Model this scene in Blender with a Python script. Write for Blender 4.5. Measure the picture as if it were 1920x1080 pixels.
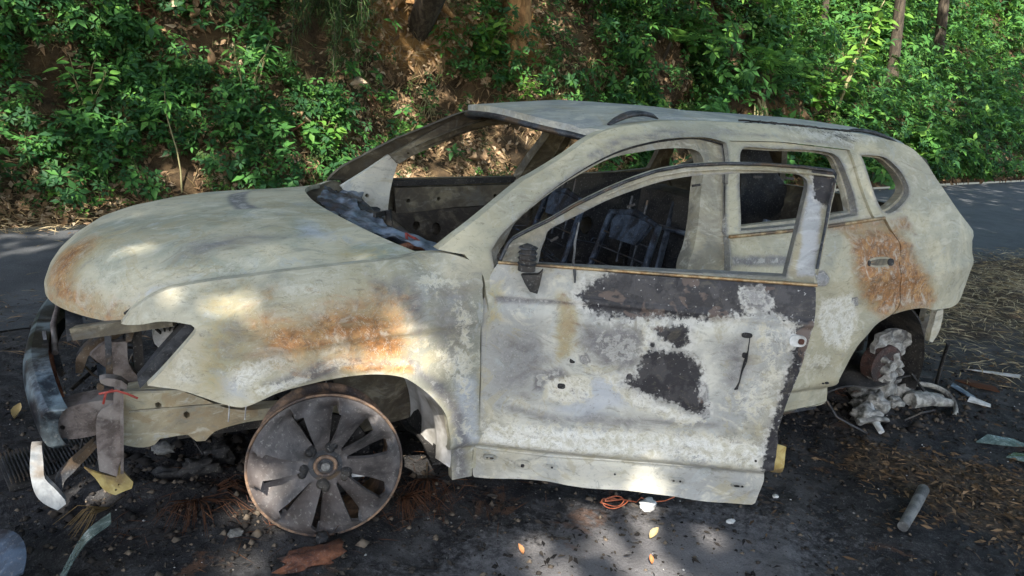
import bpy, math, random
import numpy as np
from mathutils import Matrix, Vector, geometry, noise
random.seed(7); RNG = np.random.default_rng(11)
D = bpy.data; SC = bpy.context.scene
for o in list(D.objects): D.objects.remove(o)

# ------------------------------------------------------------------ camera
CAM = np.array([0.341, -2.254, 1.565])
YAW, PIT, ROL, FPX = 0.481, 0.272, 0.073, 1419.5
fw = np.array([math.sin(YAW)*math.cos(PIT), math.cos(YAW)*math.cos(PIT), -math.sin(PIT)])
rt = np.array([math.cos(YAW), -math.sin(YAW), 0]); up = np.cross(rt, fw)
R2 = rt*math.cos(ROL)+up*math.sin(ROL); U2 = -rt*math.sin(ROL)+up*math.cos(ROL)
cd = D.cameras.new('camera'); co = D.objects.new('camera', cd); SC.collection.objects.link(co)
M = Matrix.Identity(4)
for i in range(3):
    M[i][0] = R2[i]; M[i][1] = U2[i]; M[i][2] = -fw[i]; M[i][3] = CAM[i]
co.matrix_world = M
cd.sensor_width = 36; cd.lens = FPX/1920*36; cd.clip_start = .05; cd.clip_end = 400
SC.camera = co

# ------------------------------------------------------------------ light
SUN = np.array([-.42, -.62, .80]); SUN /= np.linalg.norm(SUN)
w = D.worlds.new('World'); SC.world = w; w.use_nodes = True
nt = w.node_tree; bg = nt.nodes['Background']
sk = nt.nodes.new('ShaderNodeTexSky'); sk.sky_type = 'NISHITA'; sk.sun_disc = False
sk.sun_elevation = math.asin(SUN[2]); sk.sun_rotation = math.atan2(SUN[0], SUN[1])
sk.air_density = 1.0; sk.dust_density = 2.0
nt.links.new(sk.outputs[0], bg.inputs[0]); bg.inputs[1].default_value = .15
sl = D.lights.new('sun', 'SUN'); sl.energy = 4.8; sl.angle = math.radians(.55); sl.color = (1, .93, .82)
so = D.objects.new('sun', sl); SC.collection.objects.link(so)
so.rotation_mode = 'QUATERNION'; so.rotation_quaternion = Vector(SUN).to_track_quat('Z', 'Y')
so.location = (-5, -8, 12)
SC.view_settings.view_transform = 'Standard'; SC.view_settings.look = 'None'
SC.view_settings.exposure = 1.64; SC.view_settings.gamma = 1
SC.view_settings.use_curve_mapping = False

def smooth_interp(v,xs,ys):
    xs=np.asarray(xs,float);ys=np.asarray(ys,float);v=np.asarray(v,float)
    m=np.gradient(ys,xs)
    i=np.clip(np.searchsorted(xs,v)-1,0,len(xs)-2)
    h=xs[i+1]-xs[i];t=np.clip((v-xs[i])/h,0,1)
    return ys[i]*(2*t**3-3*t**2+1)+m[i]*h*(t**3-2*t**2+t)+ys[i+1]*(-2*t**3+3*t**2)+m[i+1]*h*(t**3-t**2)
ZK=[.05,.12,.20,.235,.25,.35,.50,.66,.74,.80,.835,.90,.94,.98,1.05,1.2,1.32,1.38,1.42,1.46]
YK=[.085,.075,.062,.056,.030,.018,.012,.008,.001,-.003,.012,.026,.036,.055,.085,.165,.225,.275,.335,.43]
def side_profile(z):
    return smooth_interp(z,ZK,YK)
def hood_edge_z(x):
    return np.interp(x,[.2,.284,.31,.357,.461,.669,.816,.964,1.129,1.25,1.45],[.66,.731,.763,.806,.849,.891,.914,.927,.942,.958,.95])
def side_y(x,z):
    # left flank of the body: distance from the car's widest plane
    x=np.asarray(x,float);z=np.asarray(z,float)
    y=side_profile(z)
    f=np.clip((0.85-x)/0.85,0,1); y=y+0.42*f**2.4
    b=np.clip((x-3.6)/0.72,0,1.6); y=y+0.125*b**3.0
    for cx in(.90,3.66):
        d=np.hypot(x-cx,z-.23); y=y-0.020*np.exp(-((d-.40)/.045)**2)*np.clip((z-.2)/.1,0,1)
    w=np.clip((1.38-x)/.16,0,1)*np.clip((z-(hood_edge_z(x)-.10))/.10,0,1.1)
    return y+.10*w**2
def hood_x0(y): return .05+.32*(np.abs(y-.92)/.62)**2.6
def hood_x1(y): return 1.03+.20*(np.abs(y-.92)/.75)**2.1
def hood_z(x,y):
    x0=hood_x0(y);x1=hood_x1(y);t=np.clip((x-x0)/(x1-x0),0,1);w=np.clip(np.abs(y-.92)/.74,0,1)
    e=np.interp(t,[0,.027,.076,.18,.4,.56,.71,.88,1],[0,.14,.33,.52,.70,.80,.86,.93,1])
    c=np.interp(t,[0,.015,.045,.09,.17,.28,.38,.5,.63,.8,1],[0,.14,.30,.46,.65,.79,.87,.93,.96,.985,1])
    zr=.958+.05*(1-w*w)
    k=(1-w**3)
    z=.731+(zr-.731)*(e*(1-k)+c*k)
    for yc in(.42,1.42):   # pressed feature lines running back from the nose
        z=z+.006*np.exp(-((y-yc+.10*(1-t))/.035)**2)*np.sin(np.pi*np.clip(t,0,1))**.5
    return z
DH=(1.391,.008,.535)
def door_pt(s,z,n):
    c,q=np.cos(DH[2]),np.sin(DH[2])
    return np.stack([DH[0]+s*c+n*q,DH[1]-s*q+n*c,z+0*s],-1)
def door_n(s,z):
    return side_profile(z)+.014

T = {
'fender': [(0.298,0.747),(0.333,0.793),(0.384,0.831),(0.455,0.863),(0.565,0.888),(0.679,0.903),(0.796,0.918),(0.952,0.93),(1.115,0.941),(1.2,0.952),(1.271,0.967),(1.313,0.968),(1.361,0.955),(1.41,0.938),(1.41,0.847),(1.407,0.735),(1.419,0.586),(1.426,0.434),(1.455,0.227),(1.436,0.212),(1.445,0.094),(1.365,0.092),(1.352,0.172),(1.317,0.275),(1.312,0.326),(1.293,0.404),(1.247,0.47),(1.188,0.528),(1.124,0.572),(1.034,0.592),(0.928,0.592),(0.824,0.582),(0.723,0.566),(0.646,0.534),(0.615,0.525),(0.562,0.533),(0.498,0.557),(0.446,0.575),(0.383,0.581),(0.359,0.582),(0.395,0.627),(0.441,0.689),(0.495,0.765),(0.497,0.777),(0.486,0.787),(0.445,0.79),(0.394,0.783)],
'shell': [(1.354,0.97),(1.276,0.978),(1.336,1.032),(1.416,1.083),(1.623,1.209),(1.663,1.225),(1.836,1.307),(1.921,1.35),(2.034,1.388),(2.219,1.416),(2.408,1.433),(2.833,1.437),(3.153,1.433),(3.377,1.423),(3.545,1.414),(3.767,1.381),(3.832,1.357),(3.882,1.316),(3.984,1.208),(4.134,1.053),(4.35,0.945),(4.35,0.922),(4.29,0.905),(4.32,0.8),(4.34,0.71),(4.29,0.63),(4.2,0.58),(3.9,0.593),(3.779,0.618),(3.677,0.615),(3.57,0.598),(3.549,0.598),(3.484,0.553),(3.453,0.504),(3.399,0.452),(3.364,0.393),(3.342,0.337),(3.287,0.299),(3.336,0.148),(3.3,0.13),(1.44,0.13),(1.44,0.2),(1.42,0.88)],
'hole_front': [(1.454,0.979),(1.504,1.033),(1.655,1.134),(1.811,1.215),(1.958,1.281),(2.097,1.326),(2.305,1.365),(2.504,1.376),(2.579,1.368),(2.622,1.357),(2.592,1.228),(2.533,1.003),(2.525,0.846),(2.53,0.45),(2.5,0.19),(1.47,0.19),(1.46,0.88)],
'open_front': [(1.489,0.952),(1.534,1.003),(1.577,1.058),(1.676,1.121),(1.806,1.189),(1.879,1.221),(2.03,1.282),(2.187,1.31),(2.347,1.327),(2.447,1.327),(2.482,1.315),(2.493,1.291),(2.493,1.252),(2.467,1.196),(2.442,1.14),(2.384,0.981),(2.336,0.862),(2.36,0.5),(2.3,0.23),(1.53,0.23),(1.5,0.88)],
'rear_door': [(2.645,1.366),(2.931,1.369),(3.122,1.36),(3.37,1.345),(3.375,1.302),(3.388,1.209),(3.4,1.118),(3.417,1.065),(3.434,1.046),(3.496,1.048),(3.54,0.984),(3.582,0.926),(3.58,0.807),(3.618,0.668),(3.572,0.595),(3.487,0.549),(3.455,0.501),(3.401,0.449),(3.366,0.39),(3.343,0.335),(3.287,0.299),(3.337,0.145),(3.248,0.131),(3.069,0.129),(2.62,0.13),(2.57,0.4),(2.525,0.846),(2.535,0.9),(2.531,0.991),(2.523,1.007),(2.595,1.23)],
'rear_win': [(2.616,1.013),(2.668,1.228),(2.689,1.309),(2.711,1.332),(2.749,1.342),(2.884,1.339),(3.126,1.338),(3.258,1.327),(3.294,1.31),(3.313,1.267),(3.334,1.195),(3.337,1.129),(3.33,1.062),(3.1,1.039),(2.931,1.027)],
'quarter_win': [(3.434,1.324),(3.508,1.324),(3.59,1.317),(3.647,1.285),(3.688,1.251),(3.714,1.215),(3.725,1.181),(3.707,1.148),(3.663,1.12),(3.615,1.097),(3.557,1.075),(3.515,1.071),(3.483,1.085),(3.467,1.129),(3.454,1.221)],
'door': [(0.032,0.859),(0.037,0.902),(0.057,0.939),(0.315,0.943),(0.547,0.944),(0.817,0.949),(1.137,0.96),(1.144,0.848),(1.132,0.763),(1.126,0.674),(1.116,0.61),(1.102,0.538),(1.094,0.475),(1.089,0.425),(1.097,0.37),(1.098,0.276),(1.064,0.264),(1.087,0.219),(1.079,0.124),(1.076,0.099),(1.064,0.09),(0.908,0.09),(0.747,0.092),(0.542,0.096),(0.389,0.092),(0.306,0.101),(0.226,0.101),(0.019,0.088),(0.013,0.098),(0.012,0.166),(0.022,0.214),(0.032,0.314),(0.028,0.478),(0.022,0.626),(0.017,0.804)],
'door_frame': [(0.058,0.936),(0.065,0.952),(0.087,1.007),(0.099,1.023),(0.151,1.055),(0.22,1.093),(0.309,1.15),(0.414,1.208),(0.479,1.24),(0.578,1.281),(0.679,1.306),(0.812,1.323),(0.947,1.331),(1.082,1.332),(1.19,1.328),(1.196,1.316),(1.194,1.29),(1.18,1.228),(1.161,1.121),(1.14,1.01),(1.135,0.961),(1.049,0.963),(0.194,0.942)],
'door_win': [(0.197,0.947),(0.203,0.997),(0.213,1.029),(0.218,1.052),(0.237,1.069),(0.313,1.112),(0.417,1.17),(0.522,1.216),(0.614,1.25),(0.714,1.274),(0.813,1.287),(0.947,1.301),(1.055,1.306),(1.088,1.3),(1.103,1.287),(1.107,1.27),(1.103,1.243),(1.08,1.14),(1.057,1.044),(1.042,0.974)],
'fe_rust': [(0.803,0.811),(0.888,0.832),(1.026,0.843),(1.122,0.816),(1.139,0.693),(1.133,0.632),(1.024,0.627),(0.92,0.671),(0.786,0.658),(0.677,0.691),(0.663,0.805),(0.725,0.817)],
'fe_rust2': [(0.955,0.712),(1.051,0.74),(1.128,0.704),(1.123,0.637),(1.007,0.646)],
'fe_rust3': [(0.852,0.807),(0.988,0.81),(1.084,0.783),(1.005,0.759),(0.868,0.776)],
'fe_rust4': [(0.918,0.636),(1.167,0.605),(1.17,0.576),(1.024,0.605),(0.919,0.613)],
'fe_rust5': [(0.979,0.896),(1.071,0.888),(1.091,0.861),(1.062,0.85),(1.015,0.875)],
'fe_rust6': [(0.678,0.878),(0.751,0.891),(0.723,0.843),(0.683,0.837)],
'fe_grey': [(0.689,0.594),(0.784,0.626),(0.851,0.653),(0.92,0.666),(1.025,0.644),(1.138,0.639),(1.197,0.59),(1.137,0.589),(1.024,0.624),(0.918,0.629),(0.818,0.599)],
'fe_grey2': [(0.868,0.776),(0.919,0.762),(0.938,0.686),(0.887,0.7)],
'fe_grey3': [(1.164,0.899),(1.207,0.835),(1.195,0.648),(1.114,0.824)],
'fe_white': [(0.585,0.65),(0.724,0.715),(0.786,0.658),(0.691,0.621),(0.643,0.581),(0.583,0.571)],
'fe_white2': [(1.302,0.829),(1.396,0.823),(1.412,0.544),(1.426,0.251),(1.337,0.281),(1.345,0.429),(1.257,0.563),(1.192,0.688),(1.291,0.658)],
'fe_white3': [(0.342,0.801),(0.471,0.86),(0.592,0.884),(0.555,0.849),(0.489,0.8),(0.405,0.794),(0.333,0.771)],
'fe_white4': [(0.753,0.897),(0.877,0.909),(0.952,0.89),(0.859,0.853),(0.748,0.856)],
'fe_white5': [(1.166,0.938),(1.295,0.939),(1.363,0.86),(1.207,0.835),(1.15,0.886)],
'fe_white6': [(0.394,0.601),(0.441,0.701),(0.499,0.721),(0.497,0.57),(0.422,0.585)],
'fe_white7': [(0.659,0.587),(0.801,0.619),(0.835,0.596),(0.688,0.559),(0.65,0.561)],
'fe_tan': [(0.53,0.868),(0.667,0.889),(0.693,0.804),(0.661,0.665),(0.567,0.545),(0.495,0.579),(0.508,0.773)],
'fe_blue': [(0.54,0.633),(0.645,0.63),(0.641,0.548),(0.567,0.545)],
'fe_blue2': [(1.317,0.555),(1.414,0.544),(1.454,0.218),(1.342,0.264)],
'do_soot': [(0.336,0.853),(0.361,0.884),(0.438,0.935),(0.481,0.973),(0.598,0.991),(1.155,0.993),(1.15,0.842),(1.112,0.772),(1.082,0.769),(1.083,0.826),(1.005,0.863),(0.9,0.845),(0.794,0.815),(0.649,0.81),(0.506,0.791),(0.395,0.808)],
'do_soot2': [(1.148,0.951),(1.149,0.849),(1.132,0.674),(1.111,0.537),(1.096,0.426),(1.131,0.236),(1.055,0.258),(1.057,0.419),(1.078,0.566),(1.089,0.688),(1.08,0.806)],
'do_soot3': [(0.586,0.664),(0.619,0.689),(0.701,0.694),(0.768,0.676),(0.793,0.618),(0.793,0.537),(0.836,0.483),(0.788,0.462),(0.727,0.499),(0.661,0.506),(0.572,0.538),(0.525,0.558),(0.576,0.59)],
'do_soot4': [(0.603,0.771),(0.669,0.791),(0.747,0.792),(0.729,0.757),(0.751,0.725),(0.709,0.7),(0.642,0.724)],
'do_brown': [(0.687,0.688),(0.758,0.679),(0.786,0.617),(0.741,0.602),(0.707,0.649)],
'do_brown2': [(0.996,0.955),(1.147,0.959),(1.146,0.845),(1.038,0.889)],
'do_unsoot': [(0.881,0.936),(0.961,0.946),(1.01,0.895),(0.969,0.865),(0.915,0.864),(0.88,0.893)],
'do_grey7': [(0.042,0.705),(0.254,0.746),(0.293,0.608),(0.222,0.435),(0.066,0.461)],
'do_grey8': [(0.413,0.435),(0.699,0.423),(0.795,0.412),(0.611,0.37),(0.381,0.367)],
'do_grey9': [(0.371,0.64),(0.392,0.65),(0.406,0.627),(0.392,0.61),(0.373,0.616)],
'do_grey10': [(0.349,0.507),(0.375,0.518),(0.389,0.491),(0.367,0.476)],
'do_s5': [(0.597,0.72),(0.621,0.722),(0.627,0.698),(0.606,0.694)],
'do_s6': [(0.682,0.728),(0.709,0.739),(0.72,0.716),(0.697,0.701)],
'do_s7': [(0.533,0.591),(0.555,0.594),(0.561,0.57),(0.539,0.568)],
'do_s8': [(0.721,0.519),(0.77,0.53),(0.804,0.486),(0.759,0.471)],
'fe_g4': [(0.555,0.849),(0.657,0.854),(0.692,0.735),(0.585,0.632),(0.527,0.668)],
'fe_g5': [(1.024,0.902),(1.146,0.9),(1.133,0.839),(1.027,0.846)],
'fe_g6': [(1.176,0.926),(1.404,0.894),(1.4,0.667),(1.297,0.558),(1.192,0.688)],
'do_grey': [(0.355,0.752),(0.471,0.778),(0.583,0.759),(0.601,0.689),(0.564,0.615),(0.453,0.604),(0.38,0.677)],
'do_grey2': [(0.212,0.559),(0.304,0.589),(0.335,0.561),(0.262,0.533),(0.246,0.49),(0.217,0.498)],
'do_grey3': [(0.105,0.444),(0.339,0.406),(0.603,0.434),(0.885,0.443),(0.889,0.412),(0.571,0.388),(0.266,0.365),(0.108,0.402)],
'do_grey4': [(0.749,0.613),(0.818,0.58),(0.845,0.459),(0.811,0.435),(0.807,0.528)],
'do_grey5': [(0.061,0.831),(0.338,0.837),(0.339,0.82),(0.055,0.809)],
'do_grey6': [(0.822,0.742),(0.923,0.782),(0.981,0.657),(0.924,0.55),(0.855,0.584)],
'do_tan': [(0.263,0.854),(0.335,0.86),(0.358,0.777),(0.347,0.654),(0.285,0.591),(0.274,0.728)],
'do_tan2': [(0.013,0.854),(0.083,0.897),(0.086,0.75),(0.033,0.704)],
'do_tan3': [(0.418,0.58),(0.248,0.583),(0.279,0.441),(0.431,0.447)],
'do_white': [(0.043,0.352),(0.419,0.371),(0.798,0.391),(1.064,0.377),(1.059,0.276),(0.526,0.269),(0.026,0.219)],
'do_white2': [(0.811,0.817),(1.061,0.838),(1.086,0.769),(1.087,0.567),(1.035,0.438),(0.94,0.449),(0.87,0.545),(0.981,0.657),(0.921,0.792)],
'do_white3': [(0.425,0.601),(0.531,0.571),(0.71,0.487),(0.848,0.439),(0.758,0.408),(0.561,0.471),(0.478,0.545)],
'do_white4': [(0.251,0.553),(0.418,0.58),(0.437,0.479),(0.336,0.443),(0.258,0.46)],
'do_white5': [(0.569,0.797),(0.641,0.803),(0.616,0.64),(0.577,0.657)],
'do_blue': [(0.418,0.58),(0.511,0.589),(0.58,0.473),(0.417,0.392),(0.261,0.418),(0.37,0.493)],
'do_blue2': [(0.784,0.357),(0.868,0.366),(0.873,0.326),(0.789,0.309)],
'qu_rust': [(3.221,1.003),(3.566,1.011),(3.68,0.875),(3.896,0.649),(3.862,0.606),(3.663,0.619),(3.516,0.598),(3.403,0.654),(3.255,0.8),(3.256,0.939)],
'qu_rust2': [(3.381,0.839),(3.579,0.819),(3.656,0.633),(3.513,0.604),(3.435,0.684)],
'qu_olive': [(3.576,0.941),(3.666,0.931),(3.717,0.824),(3.676,0.632),(3.617,0.649)],
'qu_white': [(3.075,0.709),(3.272,0.734),(3.373,0.584),(3.309,0.435),(3.163,0.469),(3.075,0.607)],
'qu_grey': [(3.012,0.829),(3.069,0.835),(3.099,0.808),(3.084,0.773),(3.024,0.774)],
'qu_grey2': [(3.273,0.695),(3.314,0.698),(3.336,0.659),(3.294,0.657)],
'qu_grey3': [(2.53,0.925),(2.922,0.906),(2.924,0.86),(2.536,0.878)],
'qu_white2': [(3.044,0.468),(3.207,0.438),(3.309,0.35),(3.047,0.336)],
'ro_soot': [(2.966,1.439),(3.369,1.435),(3.6,1.402),(3.407,1.367),(3.223,1.393),(3.013,1.412)],
'pi_soot': [(1.913,1.28),(2.117,1.345),(2.466,1.389),(2.641,1.39),(3.396,1.353),(3.411,1.371),(2.693,1.409),(2.314,1.404),(2.047,1.359),(1.905,1.299)],
'ho_rust': [(0.028,0.804),(0.064,0.858),(0.144,0.814),(0.188,0.72),(0.144,0.66),(0.075,0.63),(0.03,0.546),(0.016,0.462),(0.005,0.363),(0.005,0.482),(0.005,0.611)],
'ho_rust2': [(0.016,0.69),(0.052,0.65),(0.023,0.546),(0.011,0.457),(0.009,0.368),(0.005,0.482),(0.005,0.611)],
'ho_tan': [(0.039,0.932),(0.197,0.764),(0.326,0.744),(0.17,0.606),(0.062,0.551),(0.015,0.492),(0.025,0.71)],
'ho_white': [(0.069,0.531),(0.144,0.462),(0.101,0.373),(0.044,0.363),(0.028,0.427),(0.032,0.487)],
'ho_white2': [(0.259,0.324),(0.48,0.343),(0.647,0.328),(0.439,0.254),(0.29,0.264),(0.164,0.294)],
'ho_grey': [(0.379,0.507),(0.643,0.507),(0.776,0.398),(0.383,0.338),(0.197,0.383)],
'ho_grey2': [(0.732,1.195),(0.826,1.363),(0.811,0.873),(0.836,0.779),(0.728,0.784)],
'ho_blue': [(0.037,0.358),(0.087,0.348),(0.229,0.304),(0.138,0.304),(0.08,0.319)],
'ho_blue2': [(0.907,0.581),(0.944,0.373),(0.861,0.343),(0.776,0.398)],
'ho_tan2': [(0.602,0.259),(0.997,0.279),(1.024,0.205),(0.871,0.19)],
'rail': [(0.279,0.457),(0.337,0.461),(0.399,0.455),(0.465,0.434),(0.533,0.397),(0.638,0.341),(0.864,0.326),(1.025,0.337),(1.026,0.236),(0.786,0.283),(0.673,0.285),(0.567,0.264),(0.536,0.235),(0.506,0.236),(0.479,0.267),(0.39,0.267),(0.372,0.246),(0.338,0.239),(0.306,0.249),(0.271,0.265)],
'rail_h1': [(0.382,0.4),(0.392,0.404),(0.401,0.395),(0.401,0.385),(0.391,0.38),(0.381,0.388)],
'rail_h2': [(0.469,0.351),(0.479,0.358),(0.489,0.348),(0.489,0.334),(0.478,0.329),(0.468,0.339)],
'crash_box': [(0.082,0.426),(0.161,0.441),(0.238,0.446),(0.281,0.431),(0.269,0.345),(0.23,0.327),(0.069,0.321)],
'crash_slot': [(0.099,0.373),(0.108,0.375),(0.115,0.367),(0.109,0.358),(0.099,0.362)],
'bracket': [(0.21,0.41),(0.222,0.427),(0.257,0.445),(0.264,0.508),(0.285,0.509),(0.269,0.261),(0.251,0.181),(0.201,0.21),(0.2,0.273),(0.202,0.369)],
'brass': [(0.158,0.227),(0.195,0.198),(0.247,0.175),(0.259,0.225),(0.272,0.19),(0.299,0.144),(0.293,0.121),(0.242,0.107),(0.209,0.131),(0.186,0.18)],
'strip': [(0.016,0.323),(0.045,0.32),(0.044,0.252),(0.044,0.198),(0.065,0.16),(0.094,0.109),(0.096,0.096),(0.07,0.074),(0.044,0.095),(0.021,0.128),(0.008,0.177),(0.006,0.239)],
'arm': [(0.063,0.147),(0.081,0.178),(0.195,0.285),(0.199,0.257),(0.116,0.171),(0.09,0.142),(0.085,0.088),(0.069,0.106)],
'brkA': [(0.139,0.453),(0.145,0.509),(0.184,0.559),(0.254,0.614),(0.322,0.624),(0.324,0.606),(0.25,0.552),(0.181,0.513),(0.159,0.451)],
'brkB': [(0.193,0.562),(0.238,0.596),(0.308,0.599),(0.309,0.516),(0.341,0.457),(0.328,0.438),(0.283,0.46),(0.237,0.509)],
'brkC': [(0.311,0.704),(0.338,0.727),(0.345,0.673),(0.321,0.598),(0.304,0.595)],
'lampstrut': [(0.479,0.762),(0.507,0.735),(0.468,0.686),(0.397,0.615),(0.338,0.562),(0.333,0.591),(0.4,0.675),(0.455,0.736)],
'lug_arm': [(0.223,0.536),(0.244,0.539),(0.286,0.525),(0.304,0.507),(0.297,0.493),(0.265,0.505),(0.228,0.517)],
'disc': [(3.751,0.31),(3.762,0.382),(3.808,0.419),(3.878,0.433),(3.966,0.422),(4.027,0.393),(4.021,0.357),(3.996,0.315),(3.971,0.272),(3.995,0.223),(3.955,0.213),(4.021,0.18),(4.013,0.138),(3.974,0.124),(4.016,0.072),(3.961,0.054),(3.898,0.094),(3.815,0.12),(3.755,0.181),(3.756,0.235),(3.808,0.253)],
'can': [(4.146,0.45),(4.227,0.462),(4.335,0.441),(4.384,0.296),(4.313,0.284),(4.189,0.327)],
'bumbrk': [(4.072,0.545),(4.123,0.55),(4.137,0.484),(4.122,0.402),(4.094,0.369),(4.065,0.378),(4.065,0.467)],
'dark_panel': [(3.834,1.221),(4.07,1.226),(4.149,1.124),(4.291,0.983),(4.446,0.855),(4.573,0.752),(4.495,0.648),(3.952,0.628)],
'rd_handle': [(3.436,0.858),(3.502,0.856),(3.356,0.857),(3.213,0.288),(3.192,0.287),(3.975,0.624)],
'df_sheen': [(1.112,1.279),(1.163,1.283),(1.138,0.983),(1.076,0.978)],
'df_soot': [(1.117,1.336),(1.205,1.343),(1.193,1.198),(1.132,1.228)],
'do_band': [(0.3,0.843),(0.367,0.921),(0.472,0.964),(0.725,0.984),(0.75,0.735),(0.384,0.739)],
'qu_edge': [(3.075,1.033),(3.654,1.057),(3.709,0.972),(3.488,0.996),(3.134,0.996)],
'fe_edge': [(0.785,0.596),(0.926,0.608),(1.033,0.608),(1.137,0.588),(1.216,0.528),(1.314,0.404),(1.37,0.091),(1.437,0.077),(1.374,0.382),(1.278,0.536),(1.158,0.614),(1.025,0.647),(0.85,0.637)],
}

# ------------------------------------------------------------------ helpers
ORG = {}
def tag(o, label=None, cat=None, group=None, kind=None):
    if label: o['label'] = label
    if cat: o['category'] = cat
    if group: o['group'] = group
    if kind: o['kind'] = kind
    return o
def thing(name, loc, label, cat, group=None):
    o = D.objects.new(name, None); SC.collection.objects.link(o); o.location = loc
    o.empty_display_size = .1; ORG[o.name] = np.array(loc, float)
    return tag(o, label, cat, group)
def raw(name, V, loops, starts, totals, mat, parent=None, smooth=True, attrs=None, uvless=True):
    V = np.asarray(V, np.float32)
    base = np.zeros(3) if parent is None else ORG[parent.name]
    me = D.meshes.new(name)
    me.vertices.add(len(V)); me.vertices.foreach_set('co', (V-base).astype(np.float32).ravel())
    me.loops.add(len(loops)); me.loops.foreach_set('vertex_index', np.asarray(loops, np.int32))
    me.polygons.add(len(starts)); me.polygons.foreach_set('loop_start', np.asarray(starts, np.int32))
    me.polygons.foreach_set('loop_total', np.asarray(totals, np.int32))
    if smooth is True: me.polygons.foreach_set('use_smooth', np.ones(len(starts), bool))
    elif smooth is not False: me.polygons.foreach_set('use_smooth', np.asarray(smooth, bool))
    me.update(calc_edges=True)
    for k, a in (attrs or {}).items():
        at = me.attributes.new(k, 'FLOAT_COLOR', 'POINT')
        c = np.ones((len(V), 4), np.float32); c[:, :a.shape[1]] = a
        at.data.foreach_set('color', c.ravel())
    me.materials.append(mat)
    o = D.objects.new(name, me); SC.collection.objects.link(o)
    ORG[o.name] = base
    if parent is not None: o.parent = parent
    return o
def mesh(name, V, F, mat, parent=None, smooth=False, attrs=None):
    tot = [len(f) for f in F]; st = np.concatenate([[0], np.cumsum(tot)[:-1]]) if tot else []
    return raw(name, V, [i for f in F for i in f], st, tot, mat, parent, smooth, attrs)
class MB:
    def __init__(s): s.V = []; s.F = []; s.S = []
    def add(s, V, F, sm=False):
        n = len(s.V); s.V += [tuple(v) for v in V]; s.F += [tuple(i+n for i in f) for f in F]; s.S += [sm]*len(F); return s
    def box(s, c, d, rot=None, taper=1):
        R = np.array(rot) if rot is not None else np.eye(3); V = []
        for z in (-1, 1):
            k = taper if z > 0 else 1
            for x, y in ((-1, -1), (1, -1), (1, 1), (-1, 1)):
                V.append(np.array(c)+R@(np.array([x*d[0]*k, y*d[1]*k, z*d[2]])/2))
        return s.add(V, [(3, 2, 1, 0), (4, 5, 6, 7), (0, 1, 5, 4), (1, 2, 6, 5), (2, 3, 7, 6), (3, 0, 4, 7)])
    def tube(s, P, r, n=8, flat=1.0, caps=True):
        P = np.array(P, float); r = np.full(len(P), r) if np.isscalar(r) else np.array(r)
        V = []; u = None
        for i, p in enumerate(P):
            t = P[min(i+1, len(P)-1)]-P[max(i-1, 0)]; t /= np.linalg.norm(t)+1e-9
            if u is None:
                a = np.array([0, 0, 1.]) if abs(t[2]) < .9 else np.array([1., 0, 0]); u = np.cross(t, a)
            u = u-t*(u@t); u /= np.linalg.norm(u)+1e-9; b = np.cross(t, u)
            for k in range(n):
                an = 2*math.pi*k/n; V.append(p+r[i]*(u*math.cos(an)+b*flat*math.sin(an)))
        F = [(i*n+k, i*n+(k+1) % n, (i+1)*n+(k+1) % n, (i+1)*n+k) for i in range(len(P)-1) for k in range(n)]
        s.add(V, F, n > 5)
        if caps: s.add(V[:n], [tuple(range(n))[::-1]]); s.add(V[-n:], [tuple(range(n))])
        return s
    def build(s, name, mat, parent=None): return mesh(name, s.V, s.F, mat, parent, s.S)
def rotm(ax, a): return np.array(Matrix.Rotation(a, 3, ax))
def fbm(p, s, o=3): return noise.fractal(Vector(p)*s, 1.0, 2.0, o)

def resample(P, step, closed=True, sharp=38):
    P = np.array(P, float); n = len(P); out = []
    def ang(i):
        a = P[i]-P[i-1]; b = P[(i+1) % n]-P[i]
        return abs(math.degrees(math.atan2(a[0]*b[1]-a[1]*b[0], a@b)))
    A = [ang(i) for i in range(n)]
    for i in range(n):
        p0, p1, p2, p3 = P[i-1], P[i], P[(i+1) % n], P[(i+2) % n]
        L = np.linalg.norm(p2-p1)
        t1 = (p2-p1) if A[i] > sharp else (p2-p0)/(np.linalg.norm(p2-p0)+1e-9)*L
        t2 = (p2-p1) if A[(i+1) % n] > sharp else (p3-p1)/(np.linalg.norm(p3-p1)+1e-9)*L
        k = max(1, int(round(L/step)))
        for j in range(k):
            t = j/k
            out.append(p1*(2*t**3-3*t*t+1)+t1*(t**3-2*t*t+t)+p2*(-2*t**3+3*t*t)+t2*(t**3-t*t))
    return np.array(out)
def inside(pts, poly):
    x, y = pts[:, 0], pts[:, 1]; c = np.zeros(len(pts), bool); n = len(poly)
    for i in range(n):
        x1, y1 = poly[i]; x2, y2 = poly[(i+1) % n]
        m = (y1 > y) != (y2 > y)
        with np.errstate(divide='ignore', invalid='ignore'):
            c ^= m & (x < (x2-x1)*(y-y1)/(y2-y1)+x1)
    return c
def sdist(pts, poly):
    poly = np.asarray(poly, float); d = np.full(len(pts), 1e9)
    for i in range(len(poly)):
        a = poly[i]; b = poly[(i+1) % len(poly)]; ab = b-a
        t = np.clip(((pts-a)@ab)/(ab@ab+1e-12), 0, 1)
        d = np.minimum(d, np.linalg.norm(pts-(a+t[:, None]*ab), axis=1))
    return np.where(inside(pts, poly), d, -d)
def inset(poly, d):
    P = np.array(poly, float); n = len(P)
    ar = sum(P[i][0]*P[(i+1) % n][1]-P[(i+1) % n][0]*P[i][1] for i in range(n))
    s = 1 if ar > 0 else -1; out = []
    for i in range(n):
        a = P[i]-P[i-1]; b = P[(i+1) % n]-P[i]
        a = a/(np.linalg.norm(a)+1e-9); b = b/(np.linalg.norm(b)+1e-9)
        m = np.array([-(a+b)[1], (a+b)[0]])*s; l = np.linalg.norm(m)
        out.append(P[i]+m/(l+1e-9)*d)
    return np.array(out)
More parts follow.
